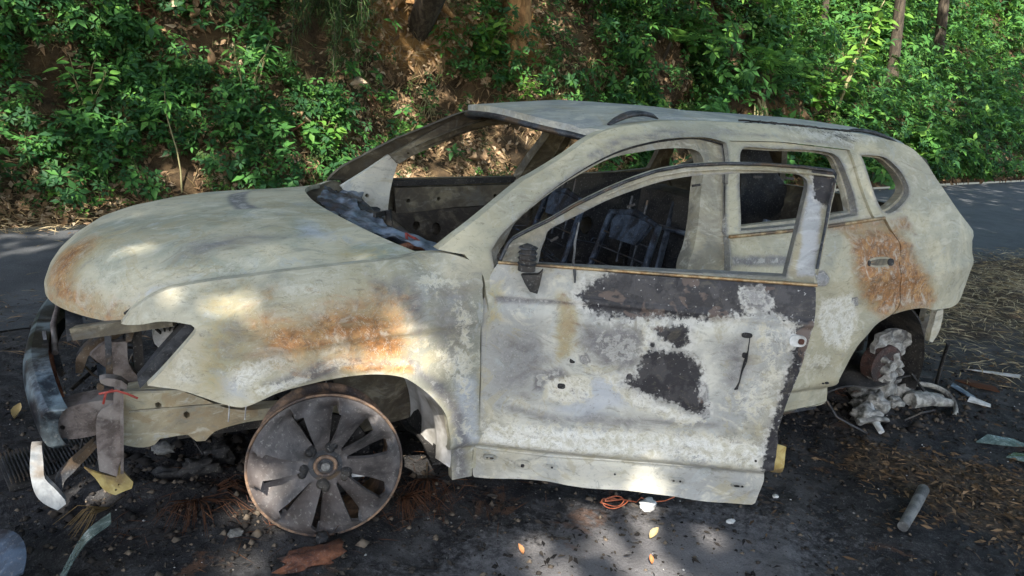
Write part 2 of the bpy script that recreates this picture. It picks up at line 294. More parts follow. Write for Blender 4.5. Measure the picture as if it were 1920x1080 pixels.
CH = {'rust': (0, 0), 'soot': (0, 1), 'white': (0, 2), 'grey': (1, 0), 'tan': (1, 1), 'blue': (1, 2)}
def pigments(uv, spec):
    A = [np.zeros((len(uv), 3), np.float32), np.zeros((len(uv), 3), np.float32)]
    for key, ch, st, fe in spec:
        a, c = CH[ch]; v = st*np.clip(.5+sdist(uv, T[key])/fe, 0, 1) if st > 0 else None
        if st > 0: A[a][:, c] = np.maximum(A[a][:, c], v)
        else: A[a][:, c] *= 1+st*np.clip(.5+sdist(uv, T[key])/fe, 0, 1)
    return {'burn1': A[0], 'burn2': A[1]}
def panel(name, outline, holes, f, step, thick, direc, mat, parent, spec=(), fl=None, smooth_out=True):
    """sheet-metal pressing: outline and holes in (u,v), f maps to 3D, folded edge of depth fl"""
    fl = thick if fl is None else fl; direc = np.array(direc, float)
    O = resample(outline, step) if smooth_out else resample(outline, step, sharp=0)
    H = [resample(h, step) for h in holes]
    pts = list(O); edges = [(i, (i+1) % len(O)) for i in range(len(O))]
    for h in H:
        n = len(pts); pts += list(h); edges += [(n+i, n+(i+1) % len(h)) for i in range(len(h))]
    mn, mx = O.min(0), O.max(0)
    gx, gy = np.meshgrid(np.arange(mn[0], mx[0], step), np.arange(mn[1], mx[1], step))
    G = np.stack([gx.ravel(), gy.ravel()], 1)
    ok = sdist(G, O) > step*.45
    for h in H: ok &= sdist(G, h) < -step*.45
    G = G[ok]
    allp = [Vector(p) for p in pts]+[Vector(p) for p in G]
    vs, es, fs, *_ = geometry.delaunay_2d_cdt(allp, edges, [], 1, 1e-6)
    uv = np.array([tuple(v) for v in vs]); tri = np.array([t for t in fs if len(t) == 3])
    cen = uv[tri].mean(1); k = inside(cen, O)
    for h in H: k &= ~inside(cen, h)
    tri = tri[k]
    P = f(uv[:, 0], uv[:, 1]); n = len(P)
    # orient outward (against direc)
    nn = np.cross(P[tri[:, 1]]-P[tri[:, 0]], P[tri[:, 2]]-P[tri[:, 0]])
    if (nn@direc).sum() > 0: tri = tri[:, ::-1]
    back = P+direc*thick
    eg = {}
    for t in tri:
        for a, b in ((t[0], t[1]), (t[1], t[2]), (t[2], t[0])): eg[(a, b)] = 1
    bd = [e for e in eg if (e[1], e[0]) not in eg]
    V = [P, back]; rim = []; c = 2*n
    ra = np.array([e[0] for e in bd]); rb = np.array([e[1] for e in bd])
    used = np.unique(np.concatenate([ra, rb])); mp = {u: i for i, u in enumerate(used)}
    V += [P[used], P[used]+direc*fl]; m = len(used)
    for a, b in bd: rim.append((c+mp[b], c+mp[a], c+m+mp[a], c+m+mp[b]))
    VV = np.concatenate(V); UV = np.concatenate([uv, uv, uv[used], uv[used]])
    F = [tuple(t) for t in tri]+[tuple(t[::-1]+n) for t in tri]+rim
    return mesh(name, VV, F, mat, parent, True, pigments(UV, spec) if spec else None)
def gridsheet(name, f, us, vs, thick, direc, mat, parent, fl=None, pig=None):
    U, Vv = np.meshgrid(us, vs, indexing='ij'); P = f(U.ravel(), Vv.ravel()); n = len(P); a, b = len(us), len(vs)
    q = [(i*b+j, (i+1)*b+j, (i+1)*b+j+1, i*b+j+1) for i in range(a-1) for j in range(b-1)]
    qa = np.array(q); nn = np.cross(P[qa[:, 1]]-P[qa[:, 0]], P[qa[:, 2]]-P[qa[:, 0]]); direc = np.array(direc, float)
    if (nn@direc).sum() > 0: qa = qa[:, ::-1]
    ring = [i*b for i in range(a)]+[(a-1)*b+j for j in range(1, b)]+[i*b+b-1 for i in range(a-2, -1, -1)]+[j for j in range(b-2, 0, -1)]
    m = len(ring); fl = thick if fl is None else fl
    VV = np.concatenate([P, P+direc*thick, P[ring], P[ring]+direc*fl])
    F = [tuple(x) for x in qa]+[tuple(x[::-1]+n) for x in qa]+[(2*n+i, 2*n+(i+1) % m, 2*n+m+(i+1) % m, 2*n+m+i) for i in range(m)]
    attrs = None
    if pig: 
        uv = np.stack([U.ravel(), Vv.ravel()], 1); UV = np.concatenate([uv, uv, uv[ring], uv[ring]]); attrs = pigments(UV, pig)
    return mesh(name, VV, F, mat, parent, True, attrs)
def plate(name, key, y, th, mat, parent, holes=(), step=.03, wob=.0, smooth_out=True, tilt=0):
    """flat steel piece standing lengthwise at depth y"""
    def f(u, v): return np.stack([u, y+tilt*(u-u.mean())+wob*np.sin(u*47+v*31)*np.cos(v*39), v], -1)
    return panel(name, T[key] if isinstance(key, str) else key, [T[h] if isinstance(h, str) else h for h in holes], f, step, th, (0, 1, 0), mat, parent, smooth_out=smooth_out)

# ------------------------------------------------------------------ materials
class NT:
    def __init__(s, name):
        s.m = D.materials.new(name); s.m.use_nodes = True; s.t = s.m.node_tree; s.N = s.t.nodes; s.L = s.t.links
        s.b = s.N['Principled BSDF']; s.out = s.N['Material Output']
        s.co = s.N.new('ShaderNodeTexCoord').outputs['Object']
    def set(s, sock, v):
        if isinstance(v, (int, float)): sock.default_value = v
        elif isinstance(v, tuple): sock.default_value = v if len(v) == 4 or len(sock.default_value) == 3 else (*v, 1)
        else: s.L.new(v, sock)
    def noise(s, sc, det=3, rough=.55, dist=0, vec=None, col=False):
        n = s.N.new('ShaderNodeTexNoise'); s.L.new(vec or s.co, n.inputs['Vector'])
        n.inputs['Scale'].default_value = sc; n.inputs['Detail'].default_value = det
        n.inputs['Roughness'].default_value = rough; n.inputs['Distortion'].default_value = dist
        return n.outputs[1 if col else 0]
    def vor(s, sc, feat='F1', vec=None, out=0):
        n = s.N.new('ShaderNodeTexVoronoi'); n.feature = feat; s.L.new(vec or s.co, n.inputs['Vector']); n.inputs['Scale'].default_value = sc
        return n.outputs[out]
    def scale(s, v):
        n = s.N.new('ShaderNodeMapping'); s.L.new(s.co, n.inputs[0]); n.inputs['Scale'].default_value = v; return n.outputs[0]
    def warp(s, sc, amt, vec=None):
        n = s.noise(sc, 2, col=True, vec=vec); a = s.N.new('ShaderNodeVectorMath'); a.operation = 'MULTIPLY_ADD'
        s.L.new(n, a.inputs[0]); a.inputs[1].default_value = (amt,)*3; s.L.new(vec or s.co, a.inputs[2]); return a.outputs[0]
    def m_(s, op, a, b=0, c=0, clamp=False):
        n = s.N.new('ShaderNodeMath'); n.operation = op; n.use_clamp = clamp
        for i, v in enumerate((a, b, c)): s.set(n.inputs[i], v)
        return n.outputs[0]
    def ramp(s, v, lo, hi):
        n = s.N.new('ShaderNodeMapRange'); n.interpolation_type = 'SMOOTHSTEP'; s.set(n.inputs[0], v)
        n.inputs[1].default_value = lo; n.inputs[2].default_value = hi; return n.outputs[0]
    def mix(s, f, a, b, mode='MIX'):
        n = s.N.new('ShaderNodeMix'); n.data_type = 'RGBA'; n.blend_type = mode
        s.set(n.inputs[0], f); s.set(n.inputs[6], a); s.set(n.inputs[7], b); return n.outputs[2]
    def attr(s, name):
        a = s.N.new('ShaderNodeAttribute'); a.attribute_name = name; p = s.N.new('ShaderNodeSeparateColor'); s.L.new(a.outputs['Color'], p.inputs[0]); return p.outputs
    def bump(s, h, st, dist=.01):
        n = s.N.new('ShaderNodeBump'); s.set(n.inputs['Height'], h); n.inputs['Strength'].default_value = st; n.inputs['Distance'].default_value = dist
        s.L.new(n.outputs[0], s.b.inputs['Normal'])
    def done(s, col, rough=.7, metal=0, spec=.4):
        s.set(s.b.inputs['Base Color'], col); s.set(s.b.inputs['Roughness'], rough); s.set(s.b.inputs['Metallic'], metal)
        s.set(s.b.inputs['Specular IOR Level'], spec); return s.m

def burnt_paint(name, cream=(.54, .49, .36), green=(.275, .275, .225), amp=1.0, dark=0.0, khaki=(.40, .35, .22), mott=1.0):
    k = NT(name); a = k.attr('burn1'); b = k.attr('burn2')
    wv = k.warp(4, .16); st = k.N.new('ShaderNodeMapping'); k.L.new(wv, st.inputs[0]); st.inputs['Scale'].default_value = (1, 2.4, 2.8); sv = st.outputs[0]
    n1 = k.noise(2.0, 5, .62, .6); n2 = k.noise(7, 7, .68, .7, vec=sv); n3 = k.noise(32, 7, .72, .4); n4 = k.noise(150, 4, .65); n5 = k.noise(4.6, 9, .66, 1.8); n6 = k.noise(13, 6, .62, 1.2)
    c = k.mix(k.ramp(n1, .40, .60), cream, green)
    c = k.mix(k.m_('MULTIPLY', k.ramp(k.noise(1.3, 4, .6, 1.0), .50, .66), .55*mott), c, khaki)
    c = k.mix(k.m_('MULTIPLY', k.ramp(n2, .50, .66), .60*mott), c, (.68, .65, .53))
    c = k.mix(k.m_('MULTIPLY', k.ramp(n2, .46, .32), .55*mott), c, (.235, .24, .215))
    c = k.mix(k.m_('MULTIPLY', k.ramp(n5, .55, .60), .42*mott), c, khaki)
    c = k.mix(k.m_('MULTIPLY', k.ramp(n5, .42, .36), .42*mott), c, (.44, .47, .47))
    def th(m, nz, amt, soft):
        v = k.m_('MULTIPLY_ADD', k.m_('SUBTRACT', nz, .5), amt, m); return k.ramp(v, .5-soft, .5+soft), v
    tanm, _ = th(b[1], n2, 1.4, .26); c = k.mix(k.m_('MULTIPLY', tanm, .78), c, k.mix(k.ramp(n3, .35, .65), (.44, .34, .15), (.36, .345, .22)))
    blm, _ = th(b[2], n2, 1.2, .3); c = k.mix(k.m_('MULTIPLY', blm, .6), c, (.46, .50, .58))
    c = k.mix(k.m_('MULTIPLY', k.ramp(k.m_('MULTIPLY_ADD', k.m_('SUBTRACT', n2, .5), .9, b[0]), .10, .62), .92), c, k.mix(k.ramp(n3, .3, .7), (.125, .12, .125), (.235, .23, .235)))
    gm, gv = th(k.m_('SUBTRACT', b[0], .30), n3, 1.3, .12)
    c = k.mix(k.m_('MULTIPLY', k.m_('SUBTRACT', k.ramp(gv, .30, .42), gm, clamp=True), .40), c, (.74, .72, .64))
    c = k.mix(k.m_('MULTIPLY', gm, .80), c, k.mix(k.ramp(n3, .35, .65), (.19, .185, .18), (.34, .33, .32)))
    wm, _ = th(a[2], n3, 1.9, .12); c = k.mix(k.m_('MULTIPLY', wm, .82), c, k.mix(k.ramp(n3, .4, .65), (.84, .82, .75), (.54, .50, .37)))
    crust = k.m_('MAXIMUM', k.m_('MAXIMUM', a[0], a[2]), k.m_('MULTIPLY', b[0], .7))
    cont = k.m_('PINGPONG', k.m_('MULTIPLY', n6, 9), .5); tide = k.m_('MULTIPLY', k.ramp(cont, .055, .0), k.m_('MULTIPLY_ADD', crust, .75, .06))
    cont2 = k.m_('PINGPONG', k.m_('MULTIPLY_ADD', n6, 9, .12), .5); tide2 = k.m_('MULTIPLY', k.ramp(cont2, .06, .0), k.m_('MULTIPLY_ADD', crust, .7, .05))
    ra, rv = th(k.m_('MULTIPLY', a[0], 1.0), n3, .55, .40); ra2, _ = th(k.m_('MULTIPLY', a[0], .92), n2, 1.3, .25)
    c = k.mix(k.m_('MULTIPLY', k.ramp(ra, .0, .6), .75), c, k.mix(k.ramp(n2, .35, .65), (.33, .235, .11), (.42, .33, .19)))
    rcol = k.mix(k.ramp(n3, .34, .66), (.15, .062, .022), k.mix(k.ramp(n5, .42, .62), (.42, .18, .05), (.58, .31, .10)))
    c = k.mix(k.m_('MULTIPLY', ra2, .88), c, rcol)
    c = k.mix(k.m_('MULTIPLY', k.m_('MULTIPLY', k.ramp(n6, .56, .60), a[0]), .65), c, (.55, .51, .42)); c = k.mix(k.m_('MULTIPLY', k.m_('MULTIPLY', k.ramp(n3, .60, .66), a[0]), .8), c, (.09, .06, .045))
    c = k.mix(tide2, c, (.78, .75, .66)); c = k.mix(tide, c, (.13, .105, .075))
    sm, svv = th(a[1], k.m_('MULTIPLY_ADD', k.noise(70, 3, .6), .5, k.m_('MULTIPLY', n3, .5)), 1.5, .10)
    smoke = k.ramp(k.m_('MULTIPLY_ADD', k.m_('SUBTRACT', n2, .5), .55, a[1]), .06, .55); c = k.mix(k.m_('MULTIPLY', smoke, .55), c, k.mix(k.ramp(n3, .35, .65), (.15, .145, .145), (.30, .29, .28)))
    halo = k.m_('SUBTRACT', k.ramp(svv, .05, .36), sm, clamp=True)
    c = k.mix(k.m_('MULTIPLY', k.m_('MULTIPLY', halo, k.ramp(n6, .45, .56)), .50), c, (.76, .74, .68))
    sc = k.mix(k.ramp(k.noise(14, 5, .6), .48, .58), (.026, .025, .029), (.058, .055, .058))
    sc = k.mix(k.m_('MULTIPLY', k.ramp(k.noise(9, 4, .5, .5), .62, .65), .6), sc, (.17, .12, .095))
    sc = k.mix(k.m_('MULTIPLY', k.ramp(k.noise(75, 3, .6), .66, .70), .8), sc, (.5, .49, .47))
    c = k.mix(sm, c, sc)
    c = k.mix(k.m_('MULTIPLY', k.ramp(k.vor(55), .13, .03), k.m_('MULTIPLY', k.ramp(n5, .5, .62), .8)), c, (.12, .10, .075))
    c = k.mix(k.m_('MULTIPLY', k.ramp(k.noise(60, 5, .7, 1), .37, .30), .45), c, (.15, .13, .10))
    if dark: c = k.mix(k.m_('MULTIPLY_ADD', k.ramp(n5, .45, .6), -.30, dark+.16, clamp=True), c, k.mix(n3, (.014, .012, .011), (.055, .043, .032)))
    dirt = k.noise(24, 9, .78, .8, vec=sv); c = k.mix(k.m_('MULTIPLY', k.ramp(dirt, .54, .66), .50), c, (.13, .115, .085)); c = k.mix(k.m_('MULTIPLY', k.ramp(k.noise(3.1, 7, .72, 1.5, vec=sv), .56, .70), .42), c, (.16, .14, .10))
    h = k.m_('ADD', k.m_('MULTIPLY', n3, k.m_('MULTIPLY_ADD', crust, 1.6, .35)), k.m_('MULTIPLY', n4, .16))
    h = k.m_('ADD', h, k.m_('MULTIPLY', n1, 1.2)); h = k.m_('ADD', h, k.m_('MULTIPLY', tide, -.8))
    k.bump(h, .34*amp, .008)
    rgh = k.m_('SUBTRACT', .60, k.m_('MULTIPLY', k.m_('MAXIMUM', gm, sm), .16))
    return k.done(c, k.m_('MULTIPLY_ADD', n3, .3, k.m_('SUBTRACT', rgh, .12)), 0, .4)
def metal(name, c1, c2, c3=None, rough=.55, met=.3, sc=18, bump=.3, spec=.5, edge=(.5, .62)):
    k = NT(name); n = k.noise(sc, 6, .65, .4); n2 = k.noise(sc*.25, 4, .6, .8); n3 = k.noise(sc*7, 4, .7)
    c = k.mix(k.ramp(n, .36, .64), c1, c2)
    if c3: c = k.mix(k.ramp(n2, *edge), c, c3)
    c = k.mix(k.m_('MULTIPLY', k.ramp(n3, .55, .7), .25), c, (.5, .48, .44))
    k.bump(k.m_('ADD', n, k.m_('MULTIPLY', n3, .4)), bump, .006)
    return k.done(c, k.m_('MULTIPLY_ADD', n, .3, rough-.15), met, spec)
M_paint = burnt_paint('scorched_paint')
M_smooth = burnt_paint('scorched_paint_smooth', (.55, .505, .36), (.38, .365, .28), .9, 0, (.40, .35, .22), .75)
M_hood = burnt_paint('scorched_bonnet', (.57, .52, .375), (.32, .34, .27), .7, 0, (.42, .345, .20), 1.0)
M_pale = burnt_paint('scorched_paint_pale', (.62, .60, .52), (.37, .37, .35), 1.4, 0, (.42, .37, .24), 1.2)
M_leg = burnt_paint('scaled_chassis_paint', (.50, .45, .31), (.30, .27, .19), 1.8, 0, (.34, .22, .10))
M_frame = burnt_paint('scorched_flange', (.46, .42, .32), (.22, .205, .165), 1.6, .05)
M_inner = burnt_paint('sooted_inner_metal', (.34, .29, .19), (.16, .13, .09), 1.5, .62)
M_roof = burnt_paint('scorched_roof', (.44, .44, .39), (.27, .285, .29), 1.0)
M_black = metal('soot_black', (.008, .008, .009), (.03, .028, .027), (.055, .048, .04), .75, 0, 14, .6)
M_dark = metal('blackened_steel', (.02, .022, .026), (.075, .08, .09), (.10, .07, .045), .5, .35, 16, .4)
M_bluesteel = metal('blued_steel', (.07, .085, .11), (.26, .31, .38), (.04, .045, .055), .42, .4, 14, .5)
M_beam = metal('dark_beam_sheen', (.012, .015, .02), (.22, .28, .31), (.02, .02, .024), .38, .4, 9, .2)  # pale blotches stand in for bluish reflections on dark steel
M_brown = metal('brown_scaled_steel', (.075, .058, .05), (.19, .155, .14), (.25, .22, .20), .7, .1, 20, .4)
M_rust = metal('rust', (.07, .025, .015), (.20, .075, .035), (.05, .03, .025), .85, 0, 24, .6)
M_strip = metal('grey_strip', (.20, .215, .23), (.42, .44, .45), (.22, .19, .16), .55, .1, 12, .2)
M_brass = metal('yellow_ochre_scale', (.36, .26, .08), (.50, .40, .16), (.20, .14, .06), .7, .05, 22, .4)
M_trim = metal('heat_browned_trim', (.30, .17, .07), (.55, .42, .24), (.16, .11, .07), .45, .4, 30, .2)
M_wheel = metal('scorched_alloy', (.050, .046, .046), (.125, .113, .11), (.075, .062, .058), .6, .15, 12, .6)
M_wheelrim = metal('rim_lip_rust', (.11, .075, .055), (.30, .19, .12), (.07, .055, .05), .7, .2, 26, .3)
M_alu = metal('molten_aluminium', (.19, .185, .17), (.44, .43, .39), (.10, .095, .09), .7, .1, 34, 1.0)
M_ash = metal('ash_white', (.50, .50, .48), (.70, .70, .68), (.35, .34, .32), .8, 0, 30, .5)
M_white = metal('ash_coated_steel', (.40, .39, .36), (.62, .61, .60), (.22, .20, .17), .7, .05, 10, .3)
M_pipe = metal('pipe_grey', (.10, .10, .10), (.20, .20, .19), (.06, .06, .06), .7, .1, 20, .4)
M_drum = metal('drum_rust', (.035, .02, .017), (.09, .045, .036), (.03, .022, .02), .8, 0, 20, .6)
M_shell = metal('charred_seat_steel', (.015, .02, .03), (.075, .10, .14), (.02, .02, .025), .5, .3, 18, .5)
M_clod = metal('ash_clod', (.10, .098, .09), (.24, .235, .22), (.06, .06, .055), .85, 0, 30, .9)
M_orange = metal('orange_insulation', (.42, .10, .04), (.62, .20, .10), None, .6, 0, 30, .1)
M_red = metal('red_insulation', (.26, .03, .02), (.45, .08, .06), None, .6, 0, 30, .1)
M_glassy = metal('greenish_glass_shard', (.05, .075, .068), (.14, .19, .175), None, .25, 0, 20, .1, .8)
M_bluepl = metal('blue_grey_sheet', (.010, .014, .02), (.05, .08, .12), (.02, .02, .03), .35, .2, 12, .3, .7)

# ================================================================== the burnt car
car = thing('burnt_car', (2.2, .92, 0), 'burnt-out pale hatchback wreck with its driver door hanging open, standing on black ash', 'car')
def fside(u, v): 
    y = side_y(u, v)
    y = y+.004*np.sin(u*7+v*5)*np.sin(v*11-u*3)
    return np.stack([u, y, v], -1)
def fside_in(d): return lambda u, v: np.stack([u, side_y(u, v)+d, v], -1)
def mir(f):
    def g(u, v):
        P = f(u, v); P = P.copy(); P[:, 1] = 1.84-P[:, 1]; return P
    return g
IN = (0, 1, 0); OUT = (0, -1, 0)
pf = [('fe_rust','rust',.86,.26),('fe_rust2','rust',1.0,.10),('fe_rust3','rust',.95,.08),('fe_rust4','rust',.85,.03),('fe_rust5','rust',.6,.05),('fe_rust6','rust',.55,.05),
 ('fe_grey','grey',.95,.06),('fe_edge','grey',.62,.05),('fe_g4','grey',.36,.14),('fe_g5','grey',.55,.06),('fe_g6','grey',.38,.14),('fe_grey2','grey',.8,.06),('fe_grey3','grey',.5,.08),('fe_white','white',.75,.06),('fe_white2','white',.56,.12),('fe_white3','white',.42,.1),
 ('fe_white4','white',.62,.06),('fe_white5','white',.55,.1),('fe_white6','white',.55,.06),('fe_white7','white',.85,.03),('fe_tan','tan',.8,.12),('fe_blue','blue',.7,.06),('fe_blue2','blue',.7,.05)]
def ffender(u, v):
    P = fside(u, v)
    P[:, 1] -= .009*np.exp(-((v-(.815+.05*(u-.3)))/.010)**2)      # feature line
    P[:, 1] -= .010*np.exp(-((v-(.70+.06*(u-.6)))/.012)**2)*np.clip((u-.55)*4, 0, 1)
    return P
panel('front_fender', T['fender'], [], ffender, .013, .012, IN, M_paint, car, pf, fl=.035)
panel('front_fender', T['fender'], [], mir(ffender), .03, .012, OUT, M_paint, car, (), fl=.035)

# bonnet
def fhood(t, y):
    t = t/1.1; x = hood_x0(y)+(hood_x1(y)-hood_x0(y))*t
    z = hood_z(x, y)
    z = z+.004*np.sin(x*9+y*4)*np.sin(y*7)*np.clip(t*4, 0, 1)
    return np.stack([x, y, z], -1)
ph = [('ho_rust','rust',.95,.16),('ho_rust2','rust',1.0,.08),('ho_tan','rust',.42,.2),('ho_tan','tan',.8,.16),('ho_white','white',.50,.15),('ho_white2','white',.52,.12),('ho_grey','grey',.42,.15),  # white patches also paint in the sunlit spots of the bonnet
 ('ho_grey2','grey',.62,.04),('ho_blue','blue',.7,.06),('ho_blue2','blue',.7,.1),('ho_tan2','tan',.6,.06)]
ts = np.concatenate([np.linspace(0, .12, 16)[:-1], np.linspace(.12, 1.1, 60)])
def yw(t, s):  # width of the bonnet along its length
    x = np.interp(t/1.1, [0, .03, .08, .18, .40, .56, .71, .87, 1], [.371, .318, .287, .249, .205, .192, .184, .180, .172]); return x+(1.84-2*x)*s
def fhood2(t, s): return fhood(t, yw(t, s))
HS = np.linspace(0, 1, 90)
U_, S_ = np.meshgrid(ts, HS, indexing='ij')
hood = gridsheet('bonnet', fhood2, ts, HS, .016, (0, 0, -1), M_hood, car, fl=.022)
me = hood.data; uvn = np.stack([U_.ravel(), yw(U_.ravel(), S_.ravel())], 1)
a_, b_ = U_.shape; ring = [i*b_ for i in range(a_)]+[(a_-1)*b_+j for j in range(1, b_)]+[i*b_+b_-1 for i in range(a_-2, -1, -1)]+[j for j in range(b_-2, 0, -1)]
pg = pigments(np.concatenate([uvn, uvn, uvn[ring], uvn[ring]]), ph)
for k_, v_ in pg.items():
    at = me.attributes.new(k_, 'FLOAT_COLOR', 'POINT'); c_ = np.ones((len(v_), 4), np.float32); c_[:, :3] = v_; at.data.foreach_set('color', c_.ravel())

gp = [(.31, .318, .763), (.357, .287, .806), (.393, .274, .829), (.461, .249, .849), (.529, .23, .866), (.669, .205, .891), (.816, .192, .914), (.964, .182, .927), (1.129, .178, .941), (1.23, .174, .955)]
MB().tube([(x, y-.002, z-.0065) for x, y, z in gp], .0058, 6).build('bonnet_gap_dark', M_black, car)  # black tube laid in as the shade line of the bonnet gap
# body side, left and right
pq = [('qu_rust','rust',.95,.16),('qu_rust2','rust',1.0,.10),('rear_win','grey',1.0,.06),('hole_front','grey',.9,.05),('quarter_win','grey',1.0,.06),('qu_edge','rust',.6,.06),('qu_edge','grey',.5,.05),('qu_olive','grey',.6,.03),('qu_white','white',.75,.06),('qu_grey','grey',.95,.01),('qu_grey2','grey',.9,.01),('qu_grey3','grey',.6,.03),
 ('qu_white2','white',.5,.05),('ro_soot','soot',.52,.06),('pi_soot','grey',.5,.03)]
panel('body_side', T['shell'], [T['hole_front'], T['rear_door'], T['quarter_win']], fside, .016, .010, IN, M_smooth, car, pq, fl=.045)
panel('body_side', T['shell'], [T['hole_front'], T['rear_door'], T['quarter_win']], mir(fside), .035, .010, OUT, M_inner, car, (), fl=.045)
def grow(p, d): return inset(p, -d)
hf = grow(T['hole_front'], .006)
panel('door_opening_frame', hf, [T['open_front']], lambda u, v: np.stack([u, side_y(u, v)+.040-.012*np.sin(np.clip((u-2.33)/.24, 0, 1)*math.pi)*(u > 2.33), v], -1), .016, .04, IN, M_frame, car, (), fl=.07)
panel('door_opening_frame', hf, [T['open_front']], mir(fside_in(.045)), .035, .03, OUT, M_inner, car, (), fl=.05)
# rear door: skin with crease lines, opening for the window
def frear(u, v):
    P = fside(u, v); P[:, 1] += .002
    P[:, 1] += np.where(v > .985, .012, 0)
    P[:, 1] -= .007*np.exp(-((v-(.835+.03*(u-2.6)))/.012)**2)
    return P
rd = inset(T['rear_door'], .004)
# quarter glass opening belongs to the door outline here, so both openings are cut
rear = panel('rear_door', rd, [T['rear_win']], frear, .014, .012, IN, M_smooth, car, pq, fl=.05)
panel('quarter_window_frame', grow(T['quarter_win'], .012), [inset(T['quarter_win'], .010)], fside_in(.03), .02, .02, IN, M_frame, car, (), fl=.04)
mb = MB()
for a, b in (((2.535, .995), (3.05, 1.018)), ((3.05, 1.018), (3.49, 1.052))):
    p = np.array([[a[0]+(b[0]-a[0])*t, 0, a[1]+(b[1]-a[1])*t] for t in np.linspace(0, 1, 5)])
    p[:, 1] = side_y(p[:, 0], p[:, 2])-.004; mb.tube(p, .008, 6)
mb.build('belt_strip', M_trim, rear)
panel('rear_door', rd, [T['rear_win']], mir(frear), .035, .03, OUT, M_inner, car, (), fl=.04)
# inner frame round the rear window
panel('window_channel', grow(T['rear_win'], .012), [inset(T['rear_win'], .012)], fside_in(.052), .02, .02, IN, M_frame, rear, (), fl=.03)
ffw = [p for p in T['open_front'] if p[1] > .96]; ffw = [(1.50, .975)]+[p for p in ffw if p[0] > 1.49]+[(2.47, 1.0)]
fd_out = inset(T['hole_front'], .004)
far_door = panel('front_door', fd_out, [ffw], mir(fside_in(.004)), .035, .03, OUT, M_inner, car, (), fl=.04)

# roof
ex = [1.7, 2.034, 2.219, 2.408, 2.833, 3.153, 3.377, 3.545, 3.767, 4.3]
ey = [.27, .283, .326, .362, .372, .362, .340, .325, .300, .290]; ez = [1.33, 1.387, 1.415, 1.432, 1.436, 1.432, 1.422, 1.413, 1.380, 1.27]
cx_ = [1.7, 1.85, 2.27, 2.7, 2.98, 3.66, 4.0, 4.2, 4.3]; cz = [1.42, 1.436, 1.472, 1.468, 1.457, 1.448, 1.431, 1.405, 1.38]
def froof(u, v):
    w = np.abs(u); x = 1.80+.235*w**2.2+(4.22-.40*w**2.5-1.80-.235*w**2.2)*v
    ye = np.interp(x, ex, ey)+.006; y = .92+u*(.92-ye); e = np.interp(x, ex, ez)-.004; c = np.interp(x, cx_, cz)
    z = e+(c-e)*(1-w**2.0)
    z = z-.010*np.exp(-((w-.86)/.03)**2)+.003*np.sin(x*6+y*9)*np.sin(y*5)
    return np.stack([x, y, z], -1)
roof = gridsheet('roof', froof, np.linspace(-1, 1, 80), np.linspace(0, 1, 90), .012, (0, 0, -1), M_roof, car, fl=.030)
# sagged header and cross bows under the roof skin
for v, n_ in ((.0, 'roof_header'), (.30, 'roof_bow'), (.62, 'roof_bow'), (.95, 'roof_header')):
    P = froof(np.linspace(-.97, .97, 24), np.full(24, v)); P[:, 2] -= .040; P[:, 0] += .012
    MB().tube(P, .03, 6, .5).build(n_, M_dark, car)
def rail_piece(xs, side, lift, end_r):
    P = froof(np.full(len(xs), side*.90), xs); n = len(xs)
    P[:, 2] += np.array(lift)
    return MB().tube(P, end_r, 8, .6).build('roof_rail', M_dark, car)
rail_piece(np.linspace(.055, .20, 8), -1, [.003, .018, .028, .033, .033, .030, .022, .006], [.010, .018, .022, .024, .022, .018, .016, .006])
rail_piece(np.linspace(.78, .97, 8), -1, [.004, .014, .020, .022, .020, .016, .010, .002], [.006, .014, .017, .018, .018, .016, .012, .006])
rail_piece(np.linspace(.80, .99, 8), 1, [.006, .02, .028, .03, .028, .022, .014, .002], [.006, .014, .017, .018, .018, .016, .012, .006])
# shrivelled seam strip on the roof edge
mb = MB(); P = froof(np.full(30, -.93), np.linspace(.44, .80, 30)); P[:, 2] += .006+.006*RNG.random(30); P[:, 1] += .01*RNG.normal(size=30); mb.tube(P, .0045, 5)
for k in range(26):
    p = P[RNG.integers(2, 28)]; q = p+np.array([RNG.normal()*.07, -abs(RNG.normal())*.03, 0]); q[2] -= .004; mb.tube([p, (p+q)/2+[0, 0, .003], q], .0022, 4)
mb.build('melted_seam_strip', M_black, car)

# ---- driver door, hanging open ------------------------------------------------
pd = [('do_soot','soot',.95,.10),('do_s5','soot',.8,.015),('do_s6','soot',.8,.012),('do_s7','soot',.8,.012),('do_s8','soot',.8,.015),('do_soot2','soot',.9,.07),('do_soot3','soot',.97,.085),('do_soot4','soot',.8,.05),('do_brown','rust',.0001,.02),('do_unsoot','soot',-.85,.03),('do_unsoot','grey',.8,.05),('do_grey','grey',.70,.12),('do_band','grey',.36,.18),
 ('do_grey2','grey',.85,.05),('do_grey7','grey',.45,.14),('do_grey8','grey',.5,.1),('do_grey9','grey',.9,.012),('do_grey10','grey',.8,.03),('do_grey3','grey',.50,.06),('do_grey4','grey',.95,.02),('do_grey5','grey',.7,.02),('do_grey6','grey',.50,.12),('do_tan','tan',.85,.06),('do_tan2','tan',.7,.06),('do_tan3','tan',.6,.06),
 ('do_tan','rust',.40,.06),('do_white','white',.85,.08),('do_white2','white',.50,.10),('do_white3','white',.8,.05),('do_white4','white',.65,.04),('do_white5','white',.75,.04),('do_blue','blue',.7,.08),('do_blue2','blue',.9,.03)]
DIN = np.array([math.sin(DH[2]), math.cos(DH[2]), 0])
